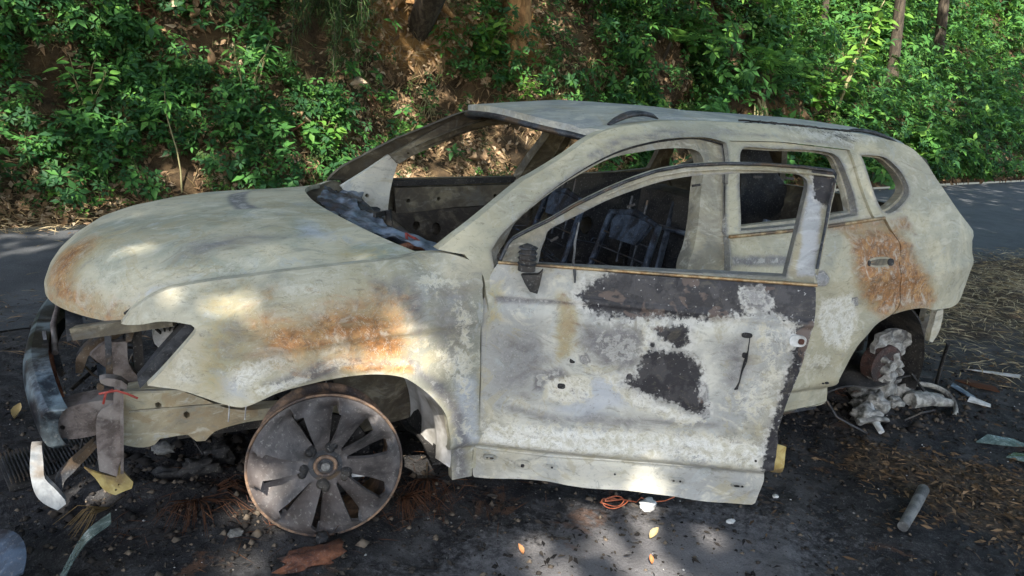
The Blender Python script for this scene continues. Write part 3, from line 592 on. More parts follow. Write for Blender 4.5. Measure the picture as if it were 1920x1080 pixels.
def fdoor(u, v, off=0, crease=True):
    n = door_n(u, v)+off
    if crease:
        n = n-.010*np.exp(-((v-(.842-.012*u))/.009)**2)+.010*np.exp(-((v-(.815-.012*u))/.03)**2)
        n = n+.006*np.exp(-((v-.305)/.02)**2)-.006*np.exp(-((v-.33)/.014)**2)
        n = n+.004*np.sin(u*8+v*6)*np.sin(v*9-u*2)-.008*np.exp(-(((u-.72)/.16)**2+((v-.55)/.12)**2))
        n = n-.018*np.clip(np.sin(u*16), 0, 1)*np.clip((.12-v)/.03, 0, 1)*.5
    return door_pt(u, v, n)
door = panel('driver_door', T['door'], [], fdoor, .010, .025, DIN, M_pale, car, pd, fl=.045)
door['label'] = 'open driver door panel with black and chalky scorch patches'
pdf = [('door_win','soot',.9,.03),('do_soot2','soot',.9,.04)]
frame = panel('window_frame', T['door_frame'], [T['door_win']], lambda u, v: door_pt(u, v, door_n(u, v)+.004+.012*(v > .965)), .011, .03, DIN, M_frame, door, (('door_win','grey',.9,.03),('df_sheen','blue',1.0,.03),('df_soot','soot',.9,.04),('do_white2','white',.3,.1)), fl=.045)  # blue pigment on the rear post paints a highlight streak
# raised weather lip along the top of the frame, with its dark seal
dtop = [p for p in T['door_frame'][1:20]]
P = np.array([door_pt(np.array(u), np.array(v), door_n(np.array(u), np.array(v))-.001) for u, v in dtop]); MB().tube(P, [.006]*len(P), 6).build('frame_lip', M_dark, frame)
P = np.array([door_pt(np.array(u), np.array(v), door_n(np.array(u), np.array(v))-.003) for u, v in [(x*1.0, y-.018) for x, y in dtop[6:]]]); MB().tube(P, .0035, 5).build('frame_bead', M_frame, frame)
for s0, z0, a0 in ((.40, 1.10, .55), (.60, 1.215, .4), (.83, 1.275, .15), (1.0, 1.295, .0), (.22, 1.02, .6), (1.10, 1.15, 1.3), (1.07, 1.05, 1.3)):
    pass
for (px_s, px_z, an) in [(s_, z_, a_) for s_, z_, a_ in ((.245, 1.035, .62), (.50, 1.162, .42), (.72, 1.245, .22), (.93, 1.288, .06), (1.04, 1.292, -.02))]:
    b = door_pt(np.array(px_s), np.array(px_z), door_n(np.array(px_s), np.array(px_z))-.0005)
    c, s = math.cos(-DH[2]), math.sin(-DH[2]); Rz = np.array([[c, -s, 0], [s, c, 0], [0, 0, 1]]); Ry = rotm('Y', -an)
    MB().box(b, (.030, .006, .008), Rz@Ry).build('clip_slot', M_black, frame)
# belt strip
P = np.array([door_pt(np.array(s), np.array(.945+.013*s), door_n(np.array(s), np.array(.945+.01*s))-.004) for s in np.linspace(.06, 1.14, 14)])
MB().tube(P, .0075, 6, .8).build('belt_strip', M_trim, door)
# sill flange pressed below the skin with its clip holes
sl_ = [(.018, .212), (.30, .205), (.60, .215), (.90, .222), (1.083, .232)]
P = np.array([door_pt(np.array(s), np.array(z+.012), door_n(np.array(s), np.array(z))+.000) for s, z in sl_]); MB().tube(P, .006, 6).build('sill_edge', M_pale, door)
def door_oval(s, z, a, b, lift, name, mat, parent, th=.006, ring=0):
    n = 20; pts = [(s+a*math.copysign(abs(math.cos(t))**.7, math.cos(t)), z+b*math.copysign(abs(math.sin(t))**.7, math.sin(t))) for t in np.linspace(0, 2*math.pi, n, endpoint=False)]
    h = [inset(pts, ring)] if ring else []
    return panel(name, pts, h, lambda u, v: door_pt(u, v, door_n(np.full_like(u, s), np.full_like(v, z))+(v-z)*(-.35 if z < .2 else 0)-lift), .02, th, DIN, mat, parent)
for s, z, a, b, holes in ((.075, .185, .026, .013, [(-.010, .003, .003), (.008, .007, .004)]), (.20, .165, .030, .024, [(0, .007, .008)]), (.31, .170, .026, .013, [(0, .004, .004)]),
                          (.545, .168, .026, .014, [(0, .004, .004)]), (.775, .165, .030, .015, [(-.012, .004, .004), (.012, .004, .004)]), (1.0, .170, .026, .012, [(-.006, .010, .004), (.014, .004, .004)])):
    p = door_oval(s, z, a, b, .003, 'clip_dimple', M_pale, door)
    q = door_oval(s, z, a*.92, b*.85, .0065, 'dimple_ring', M_pale, p, .004, .003)
    for dx, ha, hb in holes: door_oval(s+dx, z, ha, hb, .0075, 'clip_hole_dark', M_black, p, .003)  # no opening cut: black ovals stand for the dark of the holes
# black ovals laid on the skin for the dark of burnt holes
for s, z, a, b in ((.345, .62, .010, .009), (.315, .52, .014, .010), (.93, .70, .008, .010), (1.03, .305, .004, .004), (1.105, .70, .006, .008)):
    door_oval(s, z, a, b, .001, 'burnt_hole_dark', M_black, door, .004)
# black oval for the dark of the handle recess, torn slit under it
door_oval(.925, .775, .018, .009, .002, 'handle_recess', M_black, door, .004)
P = [door_pt(np.array(s), np.array(z), door_n(np.array(s), np.array(z))-.003) for s, z in ((.935, .77), (.938, .72), (.936, .68), (.93, .64), (.928, .60), (.922, .575), (.915, .57))]
MB().tube(P, [.002, .003, .008, .004, .003, .007, .003], 6, .4).build('burnt_slit', M_black, door)
# latch plate on the rear edge
lp = door_oval(1.095, .772, .028, .020, .006, 'latch', M_ash, door, .014)
door_oval(1.105, .772, .010, .010, .010, 'latch_screw', M_rust, lp, .006)
# rear edge return with torn tabs
for z0, z1 in ((.34, .30), (.285, .25)):
    door_pts = [(1.095, z0+.03), (1.135, z0+.02), (1.135, z1), (1.10, z1)]
    panel('edge_tab', door_pts, [], lambda u, v: door_pt(u, v, door_n(u, v)+.012), .02, .006, DIN, M_brass, door)
# mirror stub, with coiled rings, and hanging cable
mb = MB(); b0 = door_pt(np.array(.16), np.array(.955), np.array(.01)); 
mb.tube([b0+[0, 0, -.02], b0+[0, 0, .03], b0+[.002, 0, .065], b0+[.004, 0, .072]], [.030, .028, .024, .010], 12)
mir_ = mb.build('mirror_stub', M_black, door)
for k in range(4): 
    z = .005+.018*k; MB().tube([b0+np.array([.0305*math.cos(a), .0305*math.sin(a), z]) for a in np.linspace(0, 2*math.pi, 15)], .0035, 5, caps=False).build('stub_ring', M_dark, mir_)
sh = [b0+np.array(v) for v in ((-.03, -.02, -.03), (.03, -.03, -.03), (.045, -.035, -.012), (.04, -.03, -.065), (.03, -.035, -.095), (0, -.035, -.085), (-.02, -.03, -.055))]
mb = MB(); mb.add(sh+[p+DIN*.03 for p in sh], [tuple(range(7)), tuple(range(13, 6, -1))]+[(i, 7+i, 7+(i+1) % 7, (i+1) % 7) for i in range(7)]); mb.build('mirror_shell_remnant', M_black, mir_)
P = [door_pt(np.array(s), np.array(z), door_n(np.array(s), np.array(z))-.006) for s, z in ((.325, 1.095), (.32, 1.06), (.316, 1.03), (.318, 1.0), (.316, .97), (.325, .93), (.328, .90))]
MB().tube(P, [.003, .004, .005, .004, .005, .005, .003], 6).build('hanging_cable', M_pipe, door)

M_cabin = burnt_paint('charred_cabin_metal', (.22, .17, .11), (.09, .07, .05), 1.5, .80)
# ---- windscreen frame, scuttle, far side inner pressings ------------------------
def seg(name, A, B, w_, h_, mat, par=car, n=6):
    A, B = np.array(A, float), np.array(B, float); t = (B-A)/np.linalg.norm(B-A); a = np.array([0, 0, 1.]) if abs(t[2]) < .95 else np.array([1., 0, 0])
    u = np.cross(t, a); u /= np.linalg.norm(u); v = np.cross(t, u)
    return MB().box((A+B)/2, (np.linalg.norm(B-A), w_, h_), np.stack([t, u, v], 1)).build(name, mat, par)
plate('cowl_side_panel', [(1.33, .955), (1.42, 1.01), (1.585, 1.12), (1.635, 1.085), (1.60, .95), (1.585, .82), (1.40, .815), (1.37, .90)], 1.64, .03, M_pale, car, [[(1.47+.011*math.cos(a), .905+.011*math.sin(a)) for a in np.linspace(0, 6.28, 9)[:-1]]], .03, .003)
apil = [(1.583, 1.122), (1.68, 1.178), (1.79, 1.245), (1.90, 1.305), (2.03, 1.352), (2.30, 1.375), (2.28, 1.312), (2.13, 1.29), (1.977, 1.240), (1.786, 1.160), (1.70, 1.12), (1.628, 1.078)]
holes = [[(x+r*math.cos(a), z+.6*r*math.sin(a)) for a in np.linspace(0, 6.28, 8)[:-1]] for x, z, r in ((1.68, 1.135, .008), (1.78, 1.19, .006), (1.86, 1.232, .012), (1.93, 1.265, .006), (2.0, 1.30, .014), (1.73, 1.17, .004))]
plate('pillar_inner', apil, 1.605, .05, M_inner, car, holes, .03, .003)
# door tops of the far side: pale pressed rail above the dark inner skin
bm = [(1.64, .935), (1.80, .94), (2.05, .945), (2.35, .955), (2.52, .965), (2.52, .86), (2.3, .84), (2.0, .825), (1.75, .80), (1.655, .795)]
beam = plate('door_beam', bm, 1.70, .03, M_inner, far_door, [[(x+.012*math.cos(a), z+.012*math.sin(a)) for a in np.linspace(0, 6.28, 9)[:-1]] for x, z in ((1.72, .865), (1.90, .875), (2.25, .89))], .03, .004)
plate('door_inner_skin', [(1.60, .80), (2.48, .84), (2.48, .25), (1.60, .25)], 1.715, .02, M_cabin, far_door,
      [[(x+r*math.cos(a), z+r*1.2*math.sin(a)) for a in np.linspace(0, 6.28, 10)[:-1]] for x, z, r in ((1.78, .72, .022), (1.90, .70, .03), (2.1, .66, .05), (2.3, .60, .03), (1.75, .55, .03), (2.0, .45, .05))], .04, .006)
seg('door_top_rail', (1.62, 1.735, .955), (2.55, 1.735, .985), .03, .03, M_black, far_door)
seg('door_top_rail', (2.6, 1.735, .99), (3.45, 1.735, 1.035), .04, .03, M_black)
plate('door_inner_skin', [(2.62, .98), (3.40, 1.02), (3.35, .45), (2.62, .3)], 1.70, .02, M_black, car, [[(2.9+.05*math.cos(a), .7+.06*math.sin(a)) for a in np.linspace(0, 6.28, 10)[:-1]]], .05, .006)
# scuttle: heat-crumpled sheet lying in the windscreen base
def fscut(u, v):
    y = .20+u*1.46; w = (y-.92)/.75; x0 = 1.075+.20*np.abs(w)**2.1; x = x0+.015+v*.19+.012*np.sin(u*17)
    z = .955+.028*(1-w*w)-.035*v-.008+.010*np.sin(u*23+v*4)+.004*np.sin(u*71-v*13)+.006*np.sin(v*9+u*9)+.004*np.sin(u*120+v*22)
    return np.stack([x, y, z], -1)
gridsheet('scuttle_panel', fscut, np.linspace(0, 1, 110), np.linspace(0, 1, 16), .006, (0, 0, -1), M_bluesteel, car)
def fscut2(u, v):
    y = .24+u*1.35; w = (y-.92)/.75; x = 1.24+.17*np.abs(w)**2.1+v*.16+.01*np.sin(u*31); z = .93-.10*v+.012*np.sin(u*37+v*9)+.01*np.sin(u*63)
    return np.stack([x, y, z], -1)
gridsheet('windscreen_sill', fscut2, np.linspace(0, 1, 80), np.linspace(0, 1, 10), .01, (0, 0, -1), M_dark, car)
seg('wiper_stub', (1.26, .80, .965), (1.40, 1.02, .935), .012, .02, M_black)
MB().tube([(1.36, .93, .96), (1.365, .92, .90), (1.37, .91, .83)], .016, 8).build('broken_hose', M_black, car)
MB().tube([(1.25, .35, .95), (1.27, .42, .965), (1.30, .40, .95), (1.31, .36, .94)], .006, 5).build('burnt_wire', M_red, car)
MB().tube([(1.20, .30, .94), (1.27, .31, .95), (1.34, .27, .93)], [.012, .02, .01], 6).build('scuttle_scrap', M_rust, car)
# firewall, dash cross bar, floor, tunnel
def fwall(u, v): return np.stack([1.28+.10*np.sin(v*3)+.02*np.sin(u*19)*np.sin(v*23), u, v], -1)
gridsheet('bulkhead', fwall, np.linspace(.12, 1.72, 30), np.linspace(.18, .92, 14), .01, (-1, 0, 0), M_black, car)
MB().tube([(1.55, .12, .78), (1.52, .5, .80), (1.5, .95, .79), (1.52, 1.4, .80), (1.56, 1.7, .78)], .03, 8).build('dash_beam', M_dark, car)
for y in (.45, .9, 1.35): seg('dash_bracket', (1.50, y, .80), (1.36, y+.03, .62), .03, .05, M_dark)
MB().tube([(1.42, .52, .62), (1.62, .52, .78), (1.72, .52, .84)], [.02, .025, .02], 8).build('steering_column', M_dark, car)
def ffloor(u, v): return np.stack([u, v, .17+.02*np.sin(u*13)*np.sin(v*17)+.13*np.exp(-((v-.92)/.12)**2)], -1)
gridsheet('floor_pan', ffloor, np.linspace(1.3, 4.2, 60), np.linspace(.12, 1.72, 40), .01, (0, 0, -1), M_black, car)
MB().add([(1.44, .10, .24), (3.3, .10, .24), (3.3, .20, .24), (1.44, .20, .24), (1.44, .10, .10), (3.3, .10, .10), (3.3, .20, .10), (1.44, .20, .10)],
         [(0, 1, 2, 3), (7, 6, 5, 4), (0, 4, 5, 1), (1, 5, 6, 2), (2, 6, 7, 3), (3, 7, 4, 0)]).build('sill', M_dark, car)
# seats: springs and tube frames
def seat(x, y, top, recl):
    r = MB(); 
    a = np.array([x, y-.22, .38]); b = np.array([x+recl, y-.19, top]); c = np.array([x+recl, y+.19, top]); d = np.array([x, y+.22, .38])
    r.tube([a, a*.5+b*.5+[.03, 0, 0], b, (b+c)/2+[.01, 0, .03], c, c*.5+d*.5+[.03, 0, 0], d], .017, 8)
    s = r.build('seat_frame', M_shell, car)
    for k in range(7):
        t = .12+.12*k; p = a+(b-a)*t; q = d+(c-d)*t; m = (p+q)/2+[.03, 0, -.01]
        MB().tube([p, m, q], .004, 5).build('seat_spring', M_dark, s)
    for yy in (-.06, .06): MB().tube([[x+recl-.03, y+yy, top-.22], [x+recl+.01, y+yy, top+.03], [x+recl+.02, y+yy, top+.10]], .007, 6).build('headrest_post', M_dark, s)
    P = [(x+recl-.02, y-.14, top-.02), (x+recl, y-.13, top+.01), (x+recl, y+.13, top+.01), (x+recl-.02, y+.15, top-.03), (x+recl-.05, y+.12, top-.11), (x+recl-.06, y-.11, top-.10)]
    V = P+[(p[0]+.02, p[1], p[2]) for p in P]
    MB().add(V, [tuple(range(6)), tuple(range(11, 5, -1))]+[(i, 6+i, 6+(i+1) % 6, (i+1) % 6) for i in range(6)]).build('back_plate', M_shell, s)
    for yy in (-.24, .24): seg('seat_rail', (x-.55, y+yy, .27), (x+.08, y+yy, .33), .04, .05, M_dark, s)
    for k in range(4): MB().tube([(x-.45+.13*k, y-.22, .36), (x-.43+.13*k, y, .33), (x-.45+.13*k, y+.22, .36)], .005, 5).build('seat_spring', M_dark, s)
    seg('seat_side', a+[-.45, 0, .02], a, .02, .07, M_dark, s); seg('seat_side', d+[-.45, 0, .02], d, .02, .07, M_dark, s)
seat(2.22, .62, .96, .24); seat(2.22, 1.26, .96, .24)
plate('rear_seat_area_panel', T['dark_panel'], 1.45, .05, M_black, car, (), .04, .012)  # dark shape behind the rear window, taken for a hanging panel
plate('rear_seat_area_panel', [(3.05, .35), (3.10, .98), (3.25, 1.0), (3.28, .35)], .9, .55, M_black, car, (), .05, .01)
for y in (.4, .75, 1.1): seg('seat_strut', (3.0, y, .45), (3.12, y+.04, .98), .02, .03, M_bluesteel)
MB().tube([(2.95, .3, .80), (3.0, .6, .83), (2.98, 1.0, .82), (3.0, 1.4, .80)], .014, 6).build('seat_bar', M_bluesteel, car)
def fshelf(u, v): return np.stack([u, v, .98+.015*np.sin(u*21+v*9)-.3*np.clip(u-3.9, 0, 1)], -1)
gridsheet('load_floor', lambda u, v: np.stack([u, v, .62+.03*np.sin(u*11)*np.sin(v*9)], -1), np.linspace(3.2, 4.2, 20), np.linspace(.2, 1.62, 24), .02, (0, 0, -1), M_black, car)
# tail: lower tailgate, rear panel
def ftail(u, v): return np.stack([4.40-.25*np.abs((u-.92)/.74)**3-.62*np.clip(v-.95, 0, 1)**1.1-.02*np.cos(v*9), u, v], -1)
panel('tailgate', [(.27, .42), (1.57, .42), (1.62, .93), (1.50, 1.30), (1.2, 1.37), (.64, 1.37), (.34, 1.30), (.22, .93)], [[(.36, 1.0), (1.48, 1.0), (1.38, 1.26), (1.15, 1.32), (.69, 1.32), (.46, 1.26)]], ftail, .04, .02, (-1, 0, 0), M_inner, car, fl=.05)

# collapsed wiring, springs and ash heaped in the cabin
for k in range(40):
    p = np.array([RNG.uniform(1.6, 3.2), RNG.uniform(.25, 1.55), RNG.uniform(.22, .75)]); P = [p]
    for j in range(5): P.append(P[-1]+RNG.normal(size=3)*[.07, .07, .05])
    P = [[q[0], min(max(q[1], .2), 1.62), max(q[2], .2)] for q in P]; MB().tube(P, RNG.uniform(.002, .005), 5).build('cabin_wire', (M_dark, M_black, M_shell)[k % 3], car)
for k in range(14):
    b0_ = np.array([2.0+.6*(k % 3)*.3+RNG.uniform(0, .3), RNG.choice([.6, 1.25])+RNG.uniform(-.15, .15), .36]); MB().tube([b0_+[.022*math.cos(a), .022*math.sin(a), .010*a/2] for a in np.linspace(0, 22, 40)], .0022, 4).build('coil_spring', M_shell, car)
# dark ovals standing in for rear door handle recess, key hole and clip holes
def side_oval(c0, a, b, lift, name, mat, parent, th=.006, tilt=0):
    pts = [(c0[0]+a*math.cos(t), c0[1]+b*math.sin(t)+tilt*math.cos(t)) for t in np.linspace(0, 6.2832, 16, endpoint=False)]
    return panel(name, pts, [], lambda u, v: np.stack([u, side_y(u, v)-lift, v], -1), .02, th, IN, mat, parent)
H_ = T['rd_handle']
rec = side_oval(H_[0], .095, .024, .0035, 'handle_recess', M_frame, rear, .004); side_oval(H_[0], .080, .015, .005, 'recess_floor', M_inner, rec, .004)
side_oval(H_[1], .022, .017, .008, 'handle_hole_dark', M_black, rec, .004); side_oval(H_[2], .010, .013, .008, 'handle_hole_dark', M_black, rec, .004)
side_oval(H_[3], .010, .006, .003, 'clip_hole_dark', M_black, rear, .004); side_oval(H_[4], .005, .004, .003, 'clip_hole_dark', M_black, rear, .004)
# shrunken seal round the door opening
P = np.array([[x, side_y(x, z)+.022, z-.010] for x, z in resample(T['hole_front'], .05)[:34]]); MB().tube(P, .0045, 5).build('door_seal', M_black, car)

# ---- front end -------------------------------------------------------------------
plate('chassis_leg', 'rail', .40, .07, M_leg, car, ['rail_h1', 'rail_h2'], .02, .004)['label'] = 'pale chassis leg with bolt holes'
seg('leg_fold', (.285, .394, .462), (.60, .394, .43), .03, .008, M_frame)
seg('leg_crease', (.30, .395, .385), (.62, .395, .37), .010, .006, M_frame)
plate('crash_box', 'crash_box', .37, .10, M_brown, car, ['crash_slot'], .02, .003)
plate('mounting_bracket', 'bracket', .335, .010, M_brown, car, (), .02, .004)
seg('bracket_edge', (.285, .325, .495), (.268, .325, .20), .03, .010, M_brown)
plate('torn_bracket', 'brass', .345, .010, M_brass, car, [[(x+.004*math.cos(a), z+.004*math.sin(a)) for a in np.linspace(0, 6.28, 7)[:-1]] for x, z in ((.20, .135), (.245, .125), (.225, .11), (.255, .145))], .02, .006)
plate('bumper_strip', 'strip', .36, .03, M_strip, car, [[(.045, .245), (.054, .246), (.055, .232), (.046, .231)]], .02, .004)
plate('lower_arm', 'arm', .42, .04, M_dark, car, (), .02, .003)
plate('lamp_bracket', 'brkA', .62, .05, M_dark, car, (), .02, .006); plate('lamp_bracket', 'brkB', .50, .03, M_brown, car, (), .02, .006)
plate('lamp_bracket', 'brkC', .50, .03, M_dark, car, (), .02, .006); plate('lamp_strut', 'lampstrut', .16, .05, M_dark, car, (), .02, .002)
lg = plate('tow_lug', 'lug_arm', .33, .04, M_brown, car, (), .02, .004)
MB().tube([(.225, .32, .512), (.225, .34, .512)], .011, 10).build('lug_eye', M_dark, lg)
def fbeam(u, v):
    w = (u-.92)/.72; x = .005+.13*np.abs(w)**2.6; prof = np.cos((v-.4675)/.068*math.pi/2).clip(0, 1)**.5
    return np.stack([x-.035*prof+.001*np.sin(u*9), u, v-.075*np.exp(-((u-.30)/.16)**2)+.02*(u-.9)], -1)
bmp = gridsheet('bumper_beam', fbeam, np.linspace(.33, 1.51, 60), np.linspace(.40, .535, 14), .006, (1, 0, 0), M_beam, car, fl=.05)
P = [(.075, .72, .50), (.06, .92, .545), (.07, 1.2, .57), (.11, 1.40, .58)]; MB().tube(P, .011, 8).build('beam_tube', M_brown, car)
for i, (y, z0, z1) in enumerate(((.75, .40, .56), (.82, .36, .53), (.9, .34, .50), (.70, .33, .50))): seg('crush_strut', (.05+.01*i, y, z0), (.04, y+.05, z1), .025, .012, M_rust if i % 2 else M_dark)
MB().tube([(0.0, .62, .51), (.02, .66, .50), (.03, .64, .47), (.01, .60, .49)], .006, 5).build('burnt_wire', M_red, car)
MB().tube([(.22, .30, .50), (.27, .30, .505), (.30, .30, .49), (.33, .30, .47)], .004, 5).build('burnt_wire', M_red, car)
MB().tube([(.23, .31, .46), (.24, .30, .50), (.26, .31, .505)], .004, 5).build('burnt_wire', M_red, car)
MB().tube([(.50, .36, .475), (.55, .35, .46), (.60, .36, .44), (.62, .35, .455)], .004, 5).build('burnt_wire', M_red, car)
# wires hanging from the leg
for x in (.61, .665, .95): MB().tube([(x, .33, .44), (x+.003, .33, .38), (x-.002, .33, .33)], .0025, 4).build('hanging_wire', M_ash, car)
# slam panel and strut tower tops, engine remains
seg('slam_panel', (.16, .45, .66), (.10, 1.40, .66), .05, .05, M_dark)
seg('slam_panel_end', (.16, .42, .67), (.45, .28, .74), .04, .04, M_inner)
seg('lamp_post', (.255, .42, .70), (.25, .42, .50), .012, .02, M_dark); seg('lamp_post', (.34, .55, .70), (.34, .55, .30), .03, .03, M_black)
mb = MB(); mb.box((.72, 1.0, .42), (.40, .42, .34)); mb.tube([(.55, .72, .55), (.95, .72, .57)], .06, 10); mb.tube([(.55, .84, .62), (.95, .84, .62)], .05, 10)
mb.box((.62, .62, .30), (.34, .26, .18)); mb.tube([(.8, .6, .40), (.8, .95, .40)], .10, 12); mb.build('engine_block', M_black, car)
MB().tube([(.44, .62, .56), (.44, .70, .56)], [.05, .05], 14).build('alternator', M_ash, car)
for k in range(7): 
    a = k*.45-.4; seg('cooling_fin', (.44+.035*math.cos(a), .60, .56+.035*math.sin(a)), (.44+.06*math.cos(a), .60, .56+.06*math.sin(a)), .03, .005, M_black)
for k in range(10):
    p = np.array([RNG.uniform(.25, .7), RNG.uniform(.55, 1.2), RNG.uniform(.25, .6)]); q = p+RNG.normal(size=3)*[.12, .1, .09]; MB().tube([p, (p+q)/2+RNG.normal(size=3)*.03, q], .008, 6).build('burnt_hose', M_black if k % 3 else M_dark, car)
for k in range(16):
    p = np.array([RNG.uniform(.12, .5), RNG.uniform(.45, 1.2), RNG.uniform(.16, .55)]); q = p+RNG.normal(size=3)*[.10, .16, .09]
    MB().tube([p, p*.6+q*.4+RNG.normal(size=3)*.03, p*.3+q*.7+RNG.normal(size=3)*.03, q], RNG.uniform(.002, .006), 5).build('burnt_wire', (M_black, M_brown, M_dark, M_pipe)[k % 4], car)
for k in range(7):
    p = np.array([RNG.uniform(.15, .45), RNG.uniform(.55, 1.1), RNG.uniform(.2, .5)]); seg('torn_bracket_scrap', p, p+RNG.normal(size=3)*[.07, .08, .06], RNG.uniform(.02, .05), .006, (M_dark, M_brown, M_bluesteel)[k % 3])
def flin(a, y): return np.stack([.92+.405*np.cos(a)*(1+.03*np.sin(y*40)), y+.0*a, .22+.405*np.sin(a)], -1)
gridsheet('wheel_arch_liner', flin, np.linspace(-.12, 2.0, 34), np.linspace(.035, .42, 10), .01, (0, 0, 1), M_white, car)
plate('strut_tower', [(.60, .60), (1.30, .60), (1.32, .20), (1.10, .15), (1.0, .40), (.62, .45)], .43, .02, M_inner, car, (), .03, .01)
MB().tube([(.88, .40, .25), (.90, .46, .42), (.93, .5, .62)], [.05, .05, .06], 12).build('suspension_strut', M_black, car)
seg('control_arm', (.87, .25, .20), (.98, .62, .22), .08, .04, M_black)
gridsheet('wheel_arch_liner', lambda a, y: np.stack([3.66+.40*np.cos(a), y, .22+.40*np.sin(a)], -1), np.linspace(-.3, 3.4, 40), np.linspace(.10, .45, 8), .01, (0, 0, 1), M_black, car)
plate('strut_tower', [(3.25, .62), (4.05, .62), (4.05, .2), (3.25, .15)], .46, .02, M_black, car, (), .05, .01)

# ---- front wheel: ten blade alloy, tyre burnt away --------------------------------
WC = np.array([.883, .050, .256]); WR = rotm('Z', -.20)@rotm('X', math.radians(-3))
def wp(P): return WC+np.asarray(P)@WR.T     # local: x right, z up, y into the car
whl = thing('front_wheel', tuple(WC), None, None); whl.parent = car; whl.location = WC-ORG[car.name]
slots = [math.radians(a) for a in (80, 117, 163, 192, 228, 262, 300, 334, 20, 46)]
def slot(a, _q=np.random.default_rng(3)):
    i = (a % (2*math.pi)); c, s = math.cos(a), math.sin(a)
    pts = [(.075, -.003), (.13, -.016), (.205, -.032), (.216, .0), (.21, .020), (.15, .013), (.077, .004)]
    k1, k2 = _q.uniform(.75, 1.25), _q.uniform(.95, 1.05); pts = [(.075+(r-.075)*k2*1.0, t*k1*.68) for r, t in pts]
    return [(r*c-t*s, r*s+t*c) for r, t in pts]
sa = sorted([a % (2*math.pi) for a in slots])
def blade(u, v):
    r = np.hypot(u, v); th = np.arctan2(v, u) % (2*math.pi); ss = np.array(sa+[sa[0]+2*math.pi])
    th = np.where(th < sa[0], th+2*math.pi, th); i = np.clip(np.searchsorted(ss, th, side='right')-1, 0, 9); f = (th-ss[i])/(ss[i+1]-ss[i])
    saw = (.5-f)*.078*np.clip((r-.06)/.10, 0, 1)*np.clip((.245-r)/.035, 0, 1)
    dish = .020*np.exp(-(r/.085)**2)+.010*np.clip((r-.235)/.02, 0, 1)
    return wp(np.stack([u, -.01+saw+dish-.010*np.clip(r/.2, 0, 1), v], -1))
circ = lambda r, n=72: [(r*math.cos(a), r*math.sin(a)) for a in np.linspace(0, 2*math.pi, n, endpoint=False)]
panel('wheel_face', circ(.250), [slot(a) for a in slots]+[circ(.030, 20)], blade, .0072, .012, WR@np.array([0, 1, 0]), M_wheel, whl, (), fl=.022)
mb = MB(); prof = [(.250, -.004), (.2585, -.012), (.2600, -.002), (.253, .006), (.236, .018), (.230, .06), (.215, .09), (.210, .15), (.222, .165), (.232, .17), (.232, .178)]; n = 72; V = []
for rr, yy in prof:
    for k in range(n): V.append(wp([rr*math.cos(2*math.pi*k/n), yy, rr*math.sin(2*math.pi*k/n)]))
mb.add(V, [(i*n+k, i*n+(k+1) % n, (i+1)*n+(k+1) % n, (i+1)*n+k) for i in range(len(prof)-1) for k in range(n)], True); mb.build('rim_barrel', M_wheelrim, whl)
def wcyl(name, r, y0, y1, mat, cx=0, cz=0, n=28, rr=None): return MB().tube([wp([cx, y0, cz]), wp([cx, y0*.5+y1*.5, cz]), wp([cx, y1, cz])], rr or r, n).build(name, mat, whl)
wcyl('brake_disc', .155, .075, .095, M_black); wcyl('hub', .07, .0, .08, M_dark)
MB().tube([wp([.034*math.cos(a), -.004, .034*math.sin(a)]) for a in np.linspace(0, 2*math.pi, 25)], .007, 8, caps=False).build('hub_ring', M_wheelrim, whl)
wcyl('hub_cap', .015, -.012, .01, M_clod); wcyl('hub_bore', .032, -.002, .012, M_dark)
for k, a in enumerate((96, 150, 215, 292, 355)):
    a = math.radians(a-20); c = wp([.072*math.cos(a), -.004, .072*math.sin(a)]); V = []; F = []
    lump = MB(); 
    for j in range(4):
        q = c+RNG.normal(size=3)*[.007, .002, .007]; lump.tube([q+WR@np.array([0, .01, 0]), q+WR@np.array([0, -.006, 0]), q+WR@np.array([0, -.014, 0])], [.016, .015, .006], 8)
    lump.build('melted_bolt', M_black, whl)
ca = MB(); ca.box(wp([-.13, .05, .075]), (.09, .05, .05), WR); ca.build('brake_caliper', M_ash, whl)  # pale finish of caliper pieces stands for sunlit spots through the slots
MB().box(wp([-.10, .05, -.05]), (.12, .03, .03), WR@rotm('Y', -.3)).build('caliper_bracket', M_brass, whl)
MB().box(wp([.12, .05, -.045]), (.06, .04, .04), WR).build('caliper_bracket', M_ash, whl)

# steel cords left of the burnt tyre
def cords(name, c, R, w_, n, arc, par, jit=.02):
    for k in range(n):
        a0 = RNG.uniform(*arc); a1 = a0+RNG.uniform(.25, .8); r0 = R+RNG.uniform(-.01, .05); y = RNG.uniform(0, w_); P = []
        for a in np.linspace(a0, a1, 9): P.append([c[0]+(r0+RNG.normal()*jit*.4)*math.cos(a), c[1]+y+RNG.normal()*jit*.5, max(.006, c[2]+(r0+RNG.normal()*jit*.4)*math.sin(a))])
        MB().tube(P, .0013, 4, caps=False).build(name, M_rust if k % 3 else M_brown, par)
cords('tyre_cord', WC+[.01, .08, 0], .25, .14, 56, (-1.9, -1.0), whl); cords('tyre_cord', WC+[0, .08, 0], .25, .12, 22, (-2.7, -1.9), whl)
cords('tyre_cord', np.array([3.84, .2, .25]), .20, .15, 40, (-2.8, -.6), car, .03)
